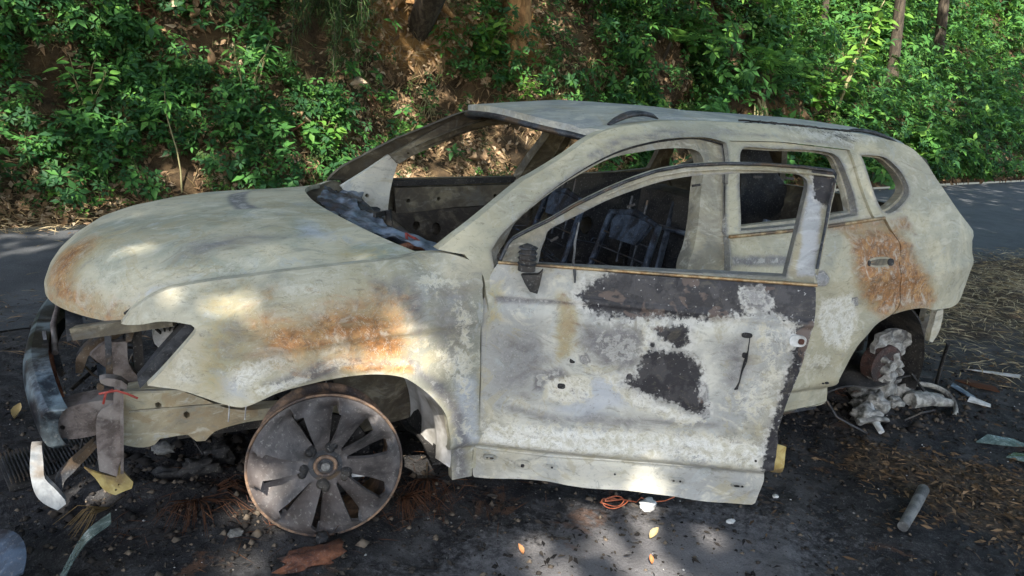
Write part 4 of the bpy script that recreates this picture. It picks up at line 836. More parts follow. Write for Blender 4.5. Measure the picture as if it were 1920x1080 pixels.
# ---- rear hub with half-melted wheel ------------------------------------------------
def fdisc(u, v):
    cx, cz_ = 3.90, .30; r = np.hypot(u-cx, v-cz_)
    return np.stack([u, .17-.03*np.exp(-(r/.05)**2)+.014*np.sin(u*60+v*33)*np.sin(v*51)+.03*(v-.3), v], -1)
ddd = panel('melted_rear_wheel', T['disc'], [], fdisc, .014, .03, IN, M_alu, car)
MB().tube([(3.855, .20, .245), (3.85, .12, .25)], [.03, .026], 14).build('hub_boss', M_alu, ddd)
MB().tube([(3.84, .22, .25), (3.835, .15, .25)], [.11, .105], 24).build('brake_drum', M_drum, ddd)
for k, (x, z, r) in enumerate(((3.82, .22, .03), (3.90, .25, .035), (3.93, .20, .03), (3.84, .16, .035), (3.80, .28, .02), (3.89, .16, .02))):
    m_ = MB(); q = np.array([x, .14, z]); m_.tube([q+[0, .03, 0], q+[.005, 0, .004], q+[.01, -.02, 0]], [r, r*.9, r*.45], 7); m_.build('alloy_drip', M_alu, ddd)
can = plate('silencer', 'can', .30, .12, M_inner, car, (), .02, .003)
brk = plate('bumper_bracket', 'bumbrk', .10, .03, M_pale, car, [[(4.225, .39), (4.24, .44), (4.232, .45), (4.215, .40)]] if False else (), .02, .002)
seg('strap', (4.00, .12, .20), (4.20, .10, .02), .02, .008, M_black)

# ================================================================== ground, road, bank
def blank(name, kind='structure'):
    return name
def gh(x, y):   # height of the burnt verge
    x = np.asarray(x, float); y = np.asarray(y, float); h = np.zeros(np.broadcast(x, y).shape)
    for i, (a, b, ph, s) in enumerate(((3.1, 2.3, .3, .012), (7.3, 5.1, 1.7, .008), (13.7, 11.9, 4., .006), (27, 31, 2.2, .004), (51, 43, 5., .0025))): h = h+s*np.sin(a*x+ph)*np.sin(b*y+ph*1.7)+s*.5*np.sin(a*.7*x-b*.9*y+ph)
    h = h+.075*np.exp(-(((x-.45)/.42)**2+((y-.75)/.42)**2))*(1+.5*np.sin(x*23+y*9)*np.sin(y*27-x*7))+.045*np.exp(-(((x-3.75)/.45)**2+((y-.35)/.35)**2))+.03*np.exp(-(((x-1.4)/.5)**2+((y-.5)/.4)**2))
    return h-.012
ROADY = 2.6
def bank_y0(x): return 5.45+.165*np.clip(x, -50, 25)
def grid(name, f, us, vs, mat, attrs=None, kind='structure', flip=False, parent=None):
    U, V = np.meshgrid(us, vs, indexing='ij'); P = f(U.ravel(), V.ravel()); a, b = len(us), len(vs)
    i, j = np.meshgrid(np.arange(a-1), np.arange(b-1), indexing='ij'); i = i.ravel(); j = j.ravel()
    q = np.stack([i*b+j, (i+1)*b+j, (i+1)*b+j+1, i*b+j+1], 1)
    if flip: q = q[:, ::-1]
    at = {k: g(U.ravel(), V.ravel()) for k, g in (attrs or {}).items()}
    o = raw(name, P, q.ravel(), np.arange(len(q))*4, np.full(len(q), 4), mat, parent, True, at)
    if kind: o['kind'] = kind
    return o
def nz(x, y, s, seed=0):
    x = np.asarray(x, float); y = np.asarray(y, float)
    return np.array([noise.fractal(Vector((a*s+seed, b*s-seed, seed*.37)), .8, 2.1, 4) for a, b in zip(x.ravel(), y.ravel())]).reshape(x.shape)
def sstep(v, a, b): t = np.clip((v-a)/(b-a), 0, 1); return t*t*(3-2*t)
def gz(x, y):  # masks: R burnt, G pale ash plus painted lightening of the sunlit patch, B dry litter
    n = nz(x, y, 1.1, 3)*.5
    lit = np.maximum(sstep(x-.9*y*0+n, 2.9, 3.7)*sstep(-y+n*.8, .15, .7), sstep(x+n, 4.9, 6.0)*sstep(y+n, .2, .9)); lit = np.maximum(lit, .8*sstep(-x+n, .35, .9)*sstep(-y, -1, 0))
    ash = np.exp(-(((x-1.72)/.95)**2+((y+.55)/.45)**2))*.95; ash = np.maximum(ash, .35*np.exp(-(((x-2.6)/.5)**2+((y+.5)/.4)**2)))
    burnt = np.exp(-(((x-1.8)/3.2)**4+((y-.6)/2.2)**4))
    return np.stack([burnt, ash, lit], 1).astype(np.float32)
k = NT('burnt_ground'); z = k.attr('zone'); n1 = k.noise(6, 8, .7, .3); n2 = k.noise(38, 8, .75); n3 = k.noise(150, 5, .7); n0 = k.noise(1.7, 5, .6)
c = k.mix(k.ramp(n1, .38, .66), (.014, .014, .016), (.052, .050, .050)); c = k.mix(k.m_('MULTIPLY', k.ramp(n2, .5, .66), .55), c, (.11, .108, .108))
c = k.mix(k.m_('MULTIPLY', k.ramp(n3, .58, .68), .45), c, (.26, .255, .25))
c = k.mix(k.m_('MULTIPLY', k.ramp(z[0], .75, .25), .85), c, k.mix(n2, (.040, .040, .042), (.085, .080, .072)))
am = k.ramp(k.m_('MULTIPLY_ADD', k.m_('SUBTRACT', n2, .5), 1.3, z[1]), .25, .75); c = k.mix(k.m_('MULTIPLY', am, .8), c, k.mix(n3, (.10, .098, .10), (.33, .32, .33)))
lm = k.ramp(k.m_('MULTIPLY_ADD', k.m_('SUBTRACT', n1, .5), 1.6, z[2]), .3, .75); c = k.mix(k.m_('MULTIPLY', lm, .72), c, k.mix(k.ramp(n2, .4, .62), (.035, .024, .016), (.16, .11, .065)))
bm_ = k.ramp(k.noise(3.5, 5, .7, .8), .60, .68); c = k.mix(k.m_('MULTIPLY', bm_, .55), c, (.17, .085, .045)); c = k.mix(k.m_('MULTIPLY', k.ramp(k.noise(2.3, 6, .7, 1.2), .54, .64), .45), c, (.13, .125, .125))
c = k.mix(k.m_('MULTIPLY', k.ramp(k.vor(120), .09, .03), k.ramp(n1, .5, .6)), c, k.mix(n1, (.02, .02, .02), (.34, .32, .29)))
k.bump(k.m_('ADD', k.m_('ADD', n2, k.m_('MULTIPLY', n3, .5)), k.m_('MULTIPLY', n1, .9)), .9, .02)
M_ground = k.done(c, .85, 0, .25)
def fgr(u, v): return np.stack([u, v, gh(u, v)], -1)
xs = np.concatenate([np.linspace(-14, -1.2, 24)[:-1], np.linspace(-1.2, 5.2, 260), np.linspace(5.2, 10, 60)[1:], np.linspace(10, 90, 40)[1:]])
ys = np.concatenate([np.linspace(-12, -1.4, 16)[:-1], np.linspace(-1.4, 2.0, 150), np.linspace(2.0, ROADY+.05, 14)[1:]])
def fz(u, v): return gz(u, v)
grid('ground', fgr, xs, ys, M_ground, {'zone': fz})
k = NT('asphalt'); n1 = k.noise(2.2, 6, .65, .3); n2 = k.noise(130, 4, .7); n3 = k.noise(22, 6, .7)
c = k.mix(k.ramp(n1, .35, .65), (.040, .043, .047), (.072, .076, .080)); c = k.mix(k.m_('MULTIPLY', k.ramp(n2, .5, .65), .5), c, (.15, .155, .16)); c = k.mix(k.m_('MULTIPLY', k.ramp(n3, .60, .72), .4), c, (.12, .10, .075))
k.bump(k.m_('ADD', n2, n3), .5, .006); M_road = k.done(c, .72, 0, .35)
def froad(u, v): 
    yn = ROADY+.14*nz(u, 0*u, .9, 31)+.05*nz(u, 0*u, 4, 7); y = yn+(bank_y0(u)-.25-yn+.05)*v; return np.stack([u, y, .006+.02*np.sin(v*math.pi)+0*u], -1)
grid('road', froad, np.concatenate([np.linspace(-14, 12, 120), np.linspace(12.5, 90, 60)]), np.linspace(0, 1, 16), M_road)

# bank behind the road
def bprof(h): return .35+.52*h-.012*h*h
def bank_pt(x, h):
    x = np.asarray(x, float); h = np.asarray(h, float)
    d = bprof(h)
    bulge = .45*np.exp(-(((x-11.2)/1.3)**2+((h-1.3)/.6)**2))+.25*np.exp(-(((x-5.4)/.8)**2+((h-1.7)/.5)**2))
    n = nz(x, h, .55, 9)*.42+nz(x, h, 1.9, 4)*.12+nz(x, h, 6, 2)*.035
    far = sstep(x, 9, 16)*1.2*np.clip(h-.5, 0, 3)
    return np.stack([x, bank_y0(x)+d-bulge*.8+n*np.clip(h*2, .1, 1)+far*.6, h+.0*x-.0], -1)
def bsoil(x, h):  # R orange soil, G litter
    o = np.exp(-(((x-3.7)/1.1)**2+((h-2.1)/.6)**2))+.9*np.exp(-(((x-5.3)/.5)**2+((h-2.3)/.7)**2))+.6*np.exp(-(((x-11)/.8)**2+((h-1.3)/.5)**2))+.5*np.exp(-(((x-2.7)/.4)**2+((h-.8)/.5)**2))
    l = np.clip(1-h/.8, 0, 1)+.6*np.exp(-(((x-4.2)/1.6)**2+((h-.9)/.8)**2))
    return np.stack([np.clip(o, 0, 1), np.clip(l, 0, 1), 0*x], 1).astype(np.float32)
k = NT('bank_soil'); z = k.attr('zone'); n1 = k.noise(2.5, 8, .7, .5); n2 = k.noise(17, 8, .75); n3 = k.noise(70, 5, .7)
c = k.mix(k.ramp(n1, .35, .65), (.035, .025, .015), (.11, .072, .038)); om = k.ramp(k.m_('MULTIPLY_ADD', k.m_('SUBTRACT', n1, .5), 1.3, z[0]), .35, .75)
c = k.mix(om, c, k.mix(n2, (.14, .075, .028), (.30, .17, .06))); c = k.mix(k.m_('MULTIPLY', k.ramp(n2, .52, .66), .6), c, (.12, .085, .05)); c = k.mix(k.m_('MULTIPLY', k.ramp(n3, .56, .68), .4), c, (.20, .15, .09))
k.bump(k.m_('ADD', n2, k.m_('MULTIPLY', n3, .5)), 1.0, .04); M_soil = k.done(c, .9, 0, .2)
def fbank(u, v): 
    P = bank_pt(u, v); return P
grid('roadside_bank', fbank, np.concatenate([np.linspace(-12, -2, 20)[:-1], np.linspace(-2, 22, 230), np.linspace(22.5, 90, 50)]), np.concatenate([np.linspace(-.06, 4, 46), np.linspace(4.3, 11, 16)]), M_soil, {'zone': bsoil})

# ------------------------------------------------------------------ leaves
def leaf_mat(name, dark, mid, lite, trans=.35, rough=.6):
    k = NT(name); a = k.attr('tint'); oi = k.N.new('ShaderNodeObjectInfo'); v = k.m_('ADD', a[0], k.m_('MULTIPLY', k.m_('SUBTRACT', oi.outputs['Random'], .5), .35))
    c = k.mix(k.ramp(v, .0, .55), dark, mid); c = k.mix(k.ramp(v, .5, 1.0), c, lite)
    c = k.mix(k.m_('MULTIPLY', k.ramp(k.noise(30, 3), .45, .7), .3), c, dark)
    k.set(k.b.inputs['Base Color'], c); k.b.inputs['Roughness'].default_value = rough; k.b.inputs['Specular IOR Level'].default_value = .22
    tr = k.N.new('ShaderNodeBsdfTranslucent'); k.L.new(k.mix(.35, c, lite), tr.inputs[0]); ms = k.N.new('ShaderNodeMixShader'); ms.inputs[0].default_value = trans
    k.L.new(k.b.outputs[0], ms.inputs[1]); k.L.new(tr.outputs[0], ms.inputs[2]); k.L.new(ms.outputs[0], k.out.inputs[0]); return k.m
M_leaf = leaf_mat('leaf_green', (.022, .075, .028), (.066, .19, .038), (.17, .32, .05))
M_leafb = leaf_mat('leaf_fresh', (.05, .14, .03), (.10, .25, .04), (.20, .36, .06), .45)
M_leafc = leaf_mat('leaf_olive', (.030, .060, .020), (.085, .150, .040), (.20, .28, .07))
M_fir = leaf_mat('needle_green', (.012, .035, .012), (.035, .075, .02), (.10, .13, .03), .15)
M_dead = leaf_mat('dead_leaf', (.09, .055, .03), (.28, .18, .10), (.50, .40, .28), .15, .8)
M_char = leaf_mat('charred_litter', (.012, .011, .011), (.045, .038, .032), (.15, .12, .09), .0, .9)
M_straw = leaf_mat('dry_straw', (.16, .11, .05), (.32, .24, .13), (.50, .42, .26), .1, .8)
M_needle = leaf_mat('brown_needles', (.07, .03, .015), (.17, .08, .04), (.30, .17, .09), .1, .7)
k = NT('bark'); n = k.noise(20, 8, .75, .5, vec=k.scale((1, 1, .25))); c = k.mix(k.ramp(n, .38, .62), (.022, .017, .012), (.075, .060, .042)); k.bump(n, .8, .02); M_bark = k.done(c, .9)
k = NT('orange_bark'); n = k.noise(14, 8, .75, .5, vec=k.scale((1, 1, .25))); c = k.mix(k.ramp(n, .38, .62), (.16, .08, .03), (.38, .22, .09)); k.bump(n, .9, .03); M_obark = k.done(c, .9)
k = NT('pale_stem'); n = k.noise(40, 5); c = k.mix(n, (.16, .15, .07), (.30, .27, .14)); M_stem = k.done(c, .7)
def nrm(v): return v/(np.linalg.norm(v, axis=-1, keepdims=True)+1e-9)
def leaf_mass(name, C, Dr, N_, L, W, mat, tint, parent=None, kind='stuff', fold=.18, droop=.12):
    """C base points, Dr leaf direction, N_ approx normal, lengths, widths: every leaf is a folded five-point blade"""
    n = len(C); Dr = nrm(Dr); S = nrm(np.cross(Dr, N_)); N2 = np.cross(S, Dr); L = np.broadcast_to(L, n)[:, None]; W = np.broadcast_to(W, n)[:, None]
    V = np.stack([C, C+Dr*L*.42+S*W*.5+N2*W*fold, C+Dr*L-N2*L*droop, C+Dr*L*.42-S*W*.5+N2*W*fold, C+Dr*L*.45], 1).reshape(-1, 3)
    b = np.arange(n)[:, None]*5; q = np.concatenate([b+[0, 1, 2, 4], b+[0, 4, 2, 3]], 1).reshape(-1)
    t = np.repeat(np.broadcast_to(tint, n), 5)[:, None]
    o = raw(name, V, q, np.arange(2*n)*4, np.full(2*n, 4), mat, parent, False, {'tint': np.concatenate([t, t, t], 1).astype(np.float32)})
    if kind: o['kind'] = kind
    return o
def whorls(P, Nn, k, L, W, spread=.45, r=RNG):
    n = len(P); Nn = nrm(Nn+r.normal(size=(n, 3))*.35); a = nrm(np.cross(Nn, r.normal(size=(n, 3)))); b = np.cross(Nn, a); C = []; Dd = []; NN = []; LL = []; WW = []; ID = []
    for j in range(k):
        th = 2*math.pi*j/k+r.normal(size=n)*.3; d = a*np.cos(th)[:, None]+b*np.sin(th)[:, None]+Nn*r.uniform(-.35, spread, n)[:, None]; d[:, 2] -= .15
        s = r.uniform(.55, 1.1, n); C.append(P+d*.012); Dd.append(d); NN.append(Nn); LL.append(L*s); WW.append(W*s); ID.append(np.arange(n))
    return map(np.concatenate, (C, Dd, NN, LL, WW, ID))
def bn(x, h, e=.05):
    a = bank_pt(x+e, h)-bank_pt(x-e, h); b = bank_pt(x, h+e)-bank_pt(x, h-e); v = nrm(np.cross(a, b)); v[v[:, 1] > 0] *= -1; return v
def green_density(x, h):
    d = .12+1.2*sstep(-x+2.4, -.3, .5)+.75*sstep(x, 6.0, 7.5)
    d = d+.75*np.exp(-(((x-4.9)/.55)**2+((h-1.9)/.55)**2))+.8*np.exp(-(((x-2.35)/.35)**2+((h-.7)/.55)**2))+.3*np.exp(-(((x-6.1)/.7)**2+((h-1.2)/.6)**2))
    d = d*(1-.93*np.exp(-(((x-3.65)/.75)**2+((h-2.1)/.55)**2)))*(1-.75*np.exp(-(((x-11.2)/.6)**2+((h-1.2)/.35)**2)))*(1-.6*np.exp(-(((x-5.3)/.3)**2+((h-2.3)/.4)**2)))
    d = d*np.clip(sstep(h, .0, .55)+.15+.7*sstep(x, 10, 14), 0, 1)
    return np.clip(d, 0, 1)
def scatter_bank(n, x0, x1, h0, h1, dens, r=RNG, lo=-.1):
    x = r.uniform(x0, x1, n); h = r.uniform(h0, h1, n); keep = r.random(n) < dens(x, h); x = x[keep]; h = h[keep]
    patch = nz(x, h, 1.3, 21)+.5*nz(x, h, 4, 8); keep = patch > lo; return x[keep], h[keep], patch[keep]
def cover(name, n, x0, x1, h0, h1, k, L, W, lift, mat, dens=green_density, lo=-.15, tint=(.15, .75)):
    x, h, p = scatter_bank(n, x0, x1, h0, h1, dens, lo=lo); N = bn(x, h); P = bank_pt(x, h)+N*(RNG.uniform(.02, lift, len(x))*(1+.8*np.clip(p, 0, 1)))[:, None]; P[:, 2] = np.maximum(P[:, 2], .04)
    up_ = N*.6+np.array([0, -.1, .7]); base = RNG.uniform(*tint, len(x))**1.3
    C, Dd, NN, LL, WW, ID = whorls(P, up_, k, L, W)
    return leaf_mass(name, C, Dd, NN, LL, WW, mat, np.clip(base[ID]+RNG.normal(size=len(ID))*.12, 0, 1))
cover('leafy_ground_cover', 12000, -3, 7.5, .02, 3.2, 6, .085, .036, .28, M_leaf)
cover('fine_ground_cover', 16000, -3, 7.5, .02, 3.2, 7, .042, .017, .22, M_leafc, lo=-.25)
cover('grassy_ground_cover', 5000, -3, 7.5, .02, 2.6, 7, .15, .008, .12, M_leafc, dens=lambda x, h: .10+.5*green_density(x, h), lo=-.1)
cover('leafy_ground_cover', 3800, -3, 7.5, .02, 3.2, 5, .13, .062, .34, M_leaf, lo=.0)
cover('low_bright_weeds', 2600, -3, 7.5, .02, 1.5, 5, .055, .034, .12, M_leafb, dens=lambda x, h: .12+.5*green_density(x, h), lo=.05)
cover('forest_undergrowth', 24000, 6.5, 24, .0, 6.0, 6, .13, .055, .5, M_leaf, lo=-.18, tint=(.0, .8))
cover('forest_undergrowth', 8000, 8, 30, .0, 8.5, 6, .22, .10, .9, M_leaf, lo=-.12, tint=(.0, .7))
cover('far_undergrowth', 7000, 24, 88, .0, 10, 6, .42, .19, 1.6, M_leaf, lo=-.3, tint=(.0, .7))
cover('fine_undergrowth', 14000, 6.5, 22, .0, 5.0, 7, .075, .030, .4, M_leafc, lo=-.2)
cover('pale_undergrowth', 1600, 8.5, 24, .0, 4.5, 6, .14, .07, .6, M_leafb, lo=.15)
# dead leaves, twigs and straw on the bank
def litter(name, n, pts, Nn, Lr, Wr, mat, tint=(0, 1), fold=.3, droop=.3, sd=.5):
    d = RNG.normal(size=(n, 3)); d = d-Nn*(d*Nn).sum(1)[:, None]; NN = nrm(Nn+RNG.normal(size=(n, 3))*sd); 
    return leaf_mass(name, pts, d, NN, RNG.uniform(*Lr, n), RNG.uniform(*Wr, n), mat, RNG.uniform(*tint, n), fold=fold, droop=droop)
x, h, p = scatter_bank(26000, -3, 9, -.02, 3.0, lambda x, h: .25+.75*np.clip(1-h/1.0, 0, 1)+.5*np.exp(-((x-4.2)/1.8)**2), lo=-.5)
N = bn(x, h); litter('leaf_litter', len(x), bank_pt(x, h)+N*.02, N, (.05, .14), (.02, .06), M_dead, (.0, .9))
x, h, p = scatter_bank(20000, -3, 9, -.02, 2.6, lambda x, h: .2+.8*np.clip(1-h/.7, 0, 1)+.5*np.exp(-((x-4.0)/1.5)**2), lo=-.5)
N = bn(x, h); litter('dry_stalks', len(x), bank_pt(x, h)+N*.03, N, (.10, .32), (.003, .008), M_straw, (0, .7), sd=.3)
x, h, p = scatter_bank(9000, 9, 22, -.02, 2.2, lambda x, h: .2+.5*np.clip(1-h/.6, 0, 1), lo=-.3)
N = bn(x, h); litter('leaf_litter', len(x), bank_pt(x, h)+N*.02, N, (.10, .22), (.04, .09), M_dead, (.0, .9))
def ground_litter(name, n, x0, x1, y0, y1, dens, Lr, Wr, mat, tint, lift=.006, road=False, sd=.35, droop=.1, fold=.15):
    x = RNG.uniform(x0, x1, n); y = RNG.uniform(y0, y1, n); kk = RNG.random(n) < dens(x, y); x = x[kk]; y = y[kk]; zz = (.02 if road else gh(x, y))+RNG.uniform(0, lift, len(x))+.002
    N = np.tile([0, 0, 1.], (len(x), 1)); return litter(name, len(x), np.stack([x, y, zz+0*x], 1), N, Lr, Wr, mat, tint, sd=sd, droop=droop, fold=fold)
ground_litter('road_edge_straw', 9000, -3, 9, 4.3, 6.6, lambda x, y: sstep(y-bank_y0(x), -.75, .1), (.06, .22), (.004, .012), M_straw, (0, .8), .05, True)
ground_litter('road_edge_leaves', 2600, -3, 16, 4.3, 8, lambda x, y: sstep(y-bank_y0(x), -.7, -.1), (.05, .12), (.02, .05), M_dead, (.1, 1), .03, True)
ground_litter('straw_on_verge', 26000, 4.4, 12, .0, 2.9, lambda x, y: .3*sstep(x, 4.4, 5.6)+.7*np.exp(-((y-1.1-.08*x)/.7)**2)*sstep(x, 4.5, 5.4), (.05, .20), (.003, .010), M_straw, (.1, 1), .06)
ground_litter('charred_litter', 12000, -1.2, 5, -1.4, 2.4, lambda x, y: .3+.7*(nz(x, y, 2.3, 5) > 0), (.012, .05), (.004, .016), M_char, (0, .8), .010, sd=.7)
ground_litter('brown_litter', 16000, 2.4, 6, -1.4, .6, lambda x, y: gz(x, y)[:, 2]*.9+.03, (.015, .06), (.004, .016), M_dead, (0, .55), .014, sd=.6)
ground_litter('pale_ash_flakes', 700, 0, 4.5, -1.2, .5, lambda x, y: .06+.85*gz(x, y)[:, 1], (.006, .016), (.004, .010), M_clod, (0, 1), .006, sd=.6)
ground_litter('twigs_on_road', 260, -2.5, 3, 2.4, 5, lambda x, y: .5+0*x, (.06, .30), (.003, .008), M_straw, (.1, .8), .01, True, sd=.05)
ground_litter('road_edge_debris', 5000, -3, 9, 2.1, 3.1, lambda x, y: .7+0*x, (.02, .12), (.003, .012), M_char, (.2, 1), .02, True)
ground_litter('road_edge_debris', 1800, -3, 9, 2.1, 3.3, lambda x, y: .7+0*x, (.03, .14), (.003, .010), M_dead, (.0, .7), .02, True)
ground_litter('burnt_pine_needles', 2600, .2, 1.9, -.1, .6, lambda x, y: np.exp(-(((x-1.25)/.25)**2+((y-.12)/.15)**2))+.3*np.exp(-(((x-.5)/.25)**2+((y-.25)/.2)**2)), (.05, .14), (.0015, .0030), M_needle, (0, .6), .05, sd=.4)
# ash crumbs and small stones: real lumps
def crumbs(name, n, x0, x1, y0, y1, smin, smax, mat, dens=None, ti=(0, 1)):
    x = RNG.uniform(x0, x1, n); y = RNG.uniform(y0, y1, n)
    if dens is not None: kk = RNG.random(n) < dens(x, y); x = x[kk]; y = y[kk]; n = len(x)
    s = smin+(smax-smin)*RNG.random(n)**3; oc = np.array([(1, 0, 0), (-1, 0, 0), (0, 1, 0), (0, -1, 0), (0, 0, .8), (0, 0, -.6)], float)
    V = np.stack([x, y, gh(x, y)+s*.25], 1)[:, None, :]+oc[None]*s[:, None, None]*RNG.uniform(.5, 1.3, (n, 6, 1)); b = np.arange(n)[:, None]*6
    fc = [0, 2, 4, 2, 1, 4, 1, 3, 4, 3, 0, 4, 2, 0, 5, 1, 2, 5, 3, 1, 5, 0, 3, 5]; q = (b+fc).reshape(-1); t = np.repeat(RNG.uniform(*ti, n), 6)[:, None]
    o = raw(name, V.reshape(-1, 3), q, np.arange(8*n)*3, np.full(8*n, 3), mat, None, False, {'tint': np.concatenate([t, t, t], 1).astype(np.float32)}); o['kind'] = 'stuff'
crumbs('charcoal_crumbs', 14000, -1.2, 5.2, -1.4, 2.3, .002, .014, M_char)
crumbs('soot_heap_crumbs', 9000, -.2, 5.0, -.2, 1.9, .004, .022, M_char, lambda x, y: np.exp(-(((x-.5)/.5)**2+((y-.6)/.5)**2))+.7*np.exp(-(((x-3.8)/.6)**2+((y-.3)/.4)**2))+.3*np.exp(-((y-.1)/.25)**2))
crumbs('ash_crumbs', 600, -.4, 4.8, -1.3, 1.8, .0015, .006, M_white)
crumbs('clinker_lumps', 1300, -.1, 1.3, .1, 1.7, .006, .035, M_char, lambda x, y: np.exp(-(((x-.45)/.4)**2+((y-.5)/.4)**2)), (0, .42))
crumbs('clinker_lumps', 300, 3.3, 4.4, -.1, .9, .01, .035, M_char)

# ================================================================== unseen overhead trees: crowns placed for shade and gapped to aim the sun patches
GAPS = [((.30, .50, .76), .22, .3), ((.80, .35, .92), .24, .32), ((.42, .12, .82), .14, .2), ((1.80, -.55, 0), .42, .9), ((1.85, -.25, .32), .20, .3), ((1.20, .12, .40), .13, 1),
        ((1.42, .02, .62), .12, .3), ((5.2, 6.3, 1.75), .50, .95), ((5.4, 6.6, 2.4), .3, .8), ((2.55, 6.0, .75), .45, .95), ((2.85, 6.3, 1.2), .2, .7), ((11.3, 7.2, 1.9), .55, .9), ((12.3, 7.6, 1.4), .5, .8), ((13.2, 8.0, 1.0), .5, .8),
        ((9.2, 6.4, .6), .5, .8), ((8.5, 5.2, 0), .35, .9), ((13.5, 8.6, 2.6), .6, .8), ((15.5, 8.9, .6), .6, .8), ((11.5, 5.6, 0), .2, .8), ((4.7, 6.0, .4), .3, .7), ((.6, .1, .05), .14, .6), ((.1, .36, .05), .12, .8),
        ((.2, 6.6, 1.9), .22, .7), ((1.0, 6.7, 2.0), .25, .7), ((17, 9.5, 3.4), .8, .8), ((3.7, 6.1, .9), .22, .8), ((4.3, 6.2, 1.3), .16, .8), ((3.1, 6.5, 1.9), .2, .7), ((1.6, 6.4, 1.5), .18, .7), ((-.4, 6.0, .9), .2, .7), ((-.2, 6.6, 1.8), .22, .8), ((.9, 6.0, .6), .14, .6), ((6.6, 6.9, 1.5), .22, .7), ((7.7, 7.2, 2.3), .25, .7), ((3.6, 6.9, 2.3), .3, .7), ((1.3, .9, 1.0), .12, .6), ((.75, .03, .60), .10, .2), ((3.2, 5.9, .5), .22, .7)]
def canopy_leaves(n, x0, x1, y0, y1, z0, z1, s):  # leaves along chosen sun rays are left out to place sun patches
    P = np.stack([RNG.uniform(x0, x1, n), RNG.uniform(y0, y1, n), RNG.uniform(z0, z1, n)], 1)
    keep = np.ones(n, bool)
    for g, r, st in GAPS:
        g = np.array(g); t = (P-g)@SUN; d = np.linalg.norm(P-g-t[:, None]*SUN, axis=1)
        keep &= ~((d < (r+s*.25)*RNG.uniform(.8, 1.15, n)) & (t > 0) & (RNG.random(n) < st))
    return P[keep]
def tree(x, y, h, label, n, cx, cy, rx, ry, z0, z1):
    t = thing('shade_tree', (x, y, 0), label, 'tree', 'unseen overhead shade trees')
    mb = MB(); top = np.array([cx, cy, (z0+z1)/2]); b = np.array([x, y, -.2]); P = [b+(top-b)*s+np.array([.25*math.sin(s*5), .2*math.cos(s*4), 0])*s for s in np.linspace(0, 1, 8)]; mb.tube(P, np.linspace(.22, .07, 8), 10); mb.build('trunk', M_bark, t)
    for k in range(7):
        a = P[4+k % 3]; e = np.array([cx+RNG.uniform(-.8, .8)*rx, cy+RNG.uniform(-.8, .8)*ry, RNG.uniform(z0, z1)]); MB().tube([a, (a+e)/2+[0, 0, .4], e], [.07, .045, .015], 6).build('limb', M_bark, t)
    C = canopy_leaves(n, cx-rx, cx+rx, cy-ry, cy+ry, z0, z1, .34); m = len(C); d = RNG.normal(size=(m, 3)); d[:, 2] *= .4; d[:, 2] -= .2
    leaf_mass('crown', C-nrm(d)*.17, d, np.tile(SUN, (m, 1))+RNG.normal(size=(m, 3))*.45, RNG.uniform(.26, .44, m), RNG.uniform(.16, .28, m), M_leaf, RNG.uniform(.1, .7, m), parent=t)
tree(-6.5, -6.5, 8, 'unseen broad tree left of the viewer, its crown placed to shade the bonnet', 8000, -4.0, -5.3, 3.4, 3.2, 5.6, 9.2)
tree(1.5, -8.5, 8, 'unseen broad tree behind the viewer, its crown placed to shade the door', 7200, 1.5, -5.5, 3.0, 3.2, 5.8, 9.4)
tree(8.0, -6.0, 8, 'unseen broad tree right of the viewer, its crown placed to shade the verge', 6500, 7.0, -4.5, 3.2, 3.4, 5.6, 9.2)
tree(-4.5, 8.8, 9, 'unseen tall tree on the bank left of the frame, its crown placed for shade', 2400, -3.0, 1.2, 4.4, 3.2, 6.6, 9.8)
tree(3.5, 9.8, 9, 'tall tree high on the bank above the road, its unseen crown placed for shade', 2900, 4.5, 1.8, 3.8, 3.2, 6.6, 9.8)
tree(11.5, -1.5, 9, 'unseen tall tree on the right verge leaning over the road, its crown placed for shade', 4200, 11.5, .5, 4.2, 4.0, 6.4, 9.8)
tree(21.0, -1.0, 9, 'farthest unseen tree along the right verge, added to shade the far forest', 5200, 19.5, 3.0, 4.6, 4.6, 6.6, 10.4)
# ================================================================== plants one can tell apart
def leaf_proto(n=9, asp=.42, serr=.0, fold=.12, droop=.18):
    V = []; 
    for i in range(n+1):
        t = i/n; w = asp*.5*math.sin(math.pi*t**.8)**.9*(1+serr*(i % 2)); z = -droop*t*t
        V += [(t, 0, z-fold*w), (t, w, z+fold*w), (t, -w, z+fold*w)]
    F = []
    for i in range(n): a = i*3; b = a+3; F += [(a, b, b+1, a+1), (a, a+2, b+2, b)]
    return V, F
def proto_mesh(name, V, F, mat, tint):
    me = D.meshes.new(name); me.from_pydata([tuple(v) for v in V], [], F); me.materials.append(mat)
    for p in me.polygons: p.use_smooth = True
    at = me.attributes.new('tint', 'FLOAT_COLOR', 'POINT'); at.data.foreach_set('color', np.tile([tint, tint, tint, 1.], len(me.vertices)).astype(np.float32)); return me
LP = {}
def leaf_mesh(kind, mat, tint):
    key = (kind, mat.name, round(tint, 2))
    if key not in LP:
        V, F = {'oval': lambda: leaf_proto(8, .50), 'lance': lambda: leaf_proto(8, .26, 0, .2, .3), 'broad': lambda: leaf_proto(9, .78, .06, .1, .22), 'curl': lambda: leaf_proto(8, .45, .1, .9, -.35)}[kind]()
        LP[key] = proto_mesh('leaf', V, F, mat, tint)
    return LP[key]
